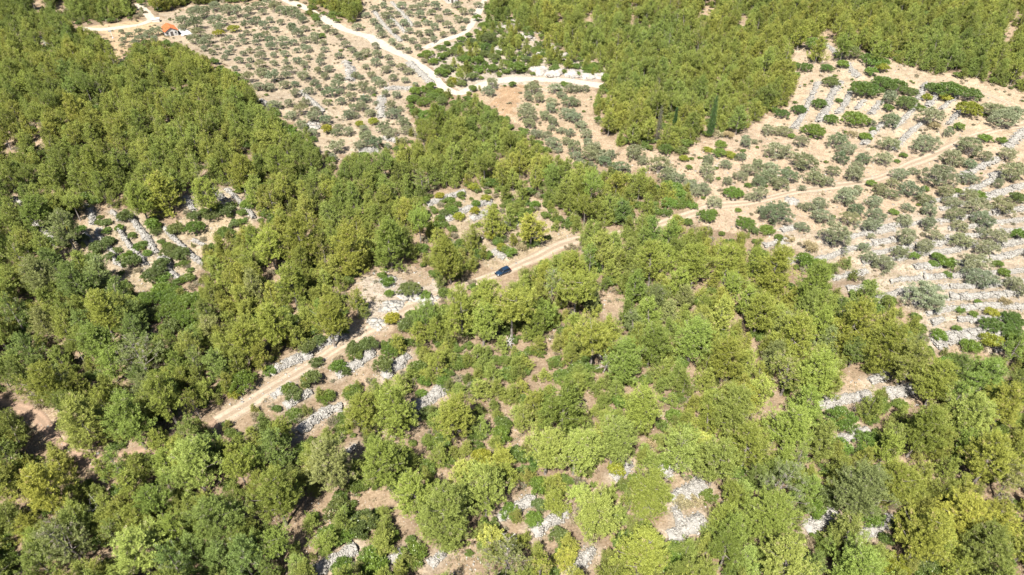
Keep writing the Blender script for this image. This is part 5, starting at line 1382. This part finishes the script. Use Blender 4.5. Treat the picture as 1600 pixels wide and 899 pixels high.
cpos = at(788, 429)
k_ = np.argmin(np.hypot(road_w['dirt_track'][:, 0] - cpos[0], road_w['dirt_track'][:, 1] - cpos[1]))
dv = road_w['dirt_track'][k_ + 3] - road_w['dirt_track'][k_ - 3]
cpos[:2] = road_w['dirt_track'][k_] * .5 + cpos[:2] * .5; cpos[2] = height(cpos[0], cpos[1]) + .06
car = link('parked_car', None, loc=cpos, rotz=math.atan2(dv[1], dv[0]), scale=(.88, .88, .88))
body = link('body', loft([ring(-2.12, .74, .42, .86, .14), ring(-2.02, .84, .34, .98, .12), ring(-1.4, .89, .30, 1.0, .10), ring(0, .90, .28, .98, .10), ring(.85, .89, .29, .97, .12), ring(1.55, .87, .30, .90, .16), ring(2.02, .80, .34, .80, .18), ring(2.17, .66, .42, .70, .16)], paint_m, 'car_body'), parent=car)
link('cabin', loft([[(-2.0, -.78, .95), (.88, -.79, .95), (.88, .79, .95), (-2.0, .78, .95)], [(-1.72, -.63, 1.50), (.08, -.64, 1.52), (.08, .64, 1.52), (-1.72, .63, 1.50)]], paint_m, 'car_cabin', .07), parent=car)
rf = MB().box(-1.62, .0, -.56, .56, 1.49, 1.56); link('roof', rf.mesh('car_roof', paint_m), parent=car)


def pane(pts, off, name):
    a = np.array(pts, float); n = np.cross(a[1] - a[0], a[2] - a[0]); n /= np.linalg.norm(n)
    if np.dot(n, off) < 0: n = -n
    b = a + n * .012; c = a - n * .02
    link(name, MB().add([*c, *b], [(0, 1, 2, 3), (7, 6, 5, 4), (0, 4, 5, 1), (1, 5, 6, 2), (2, 6, 7, 3), (3, 7, 4, 0)]).mesh('car_' + name, glass_m), parent=car)


pane([(.82, -.68, .99), (.82, .68, .99), (.16, .56, 1.46), (.16, -.56, 1.46)], (1, 0, .5), 'windscreen')
pane([(-1.97, -.66, 1.02), (-1.97, .66, 1.02), (-1.76, .54, 1.44), (-1.76, -.54, 1.44)], (-1, 0, .3), 'rear_window')
for s_ in (-1, 1):
    for (xa, xb, xc, xd) in ((.68, -.42, -.42, .10), (-.50, -1.30, -1.26, -.50), (-1.38, -1.82, -1.66, -1.34)):
        pane([(xa, s_ * .782, 1.0), (xb, s_ * .782, 1.0), (xc, s_ * .655, 1.44), (xd, s_ * .655, 1.44)], (0, s_, .3), 'side_window')
    mr = MB().box(.58, .74, min(s_ * .86, s_ * 1.03), max(s_ * .86, s_ * 1.03), .96, 1.10); link('mirror', mr.mesh('car_mirror', paint_m), parent=car)
    hl = MB().add([(2.0, s_ * .45, .66), (1.86, s_ * .80, .66), (1.80, s_ * .79, .82), (1.96, s_ * .45, .82), (2.14, s_ * .45, .64), (1.98, s_ * .83, .64), (1.90, s_ * .82, .80), (2.06, s_ * .45, .80)], [(0, 1, 2, 3), (7, 6, 5, 4), (0, 4, 5, 1), (1, 5, 6, 2), (2, 6, 7, 3), (3, 7, 4, 0)])
    link('headlight', hl.mesh('headlight', lamp_m), parent=car)
    tlb = MB().box(-2.13, -2.02, min(s_ * .58, s_ * .82), max(s_ * .58, s_ * .82), .72, .94); link('tail_light', tlb.mesh('tail_light', tail_m), parent=car)
    for xw in (1.36, -1.30):
        wr = link('wheel', None, parent=car, loc=(xw, s_ * .80, .33))
        ty = MB(); ty.tube([(0, -.11, 0), (0, -.06, 0), (0, .06, 0), (0, .11, 0)], [.29, .335, .335, .29], 18); link('tyre', ty.mesh('tyre', tyre_m), parent=wr)
        rm = MB(); rm.tube([(0, s_ * .10, 0), (0, s_ * .125, 0)], [.20, .18], 12); link('rim', rm.mesh('rim', rim_m), parent=wr)
gl = MB().box(2.10, 2.185, -.42, .42, .52, .68); link('grille', gl.mesh('car_grille', trim_m), parent=car)
bpz = MB().box(2.0, 2.2, -.62, .62, .34, .46); link('bumper', bpz.mesh('car_bumper', trim_m), parent=car)
npz = MB().box(2.20, 2.215, -.26, .26, .36, .47); link('number_plate', npz.mesh('car_plate', lamp_m), parent=car)
tag(car, 'dark blue hatchback car parked on the dirt track among the pines', 'car')
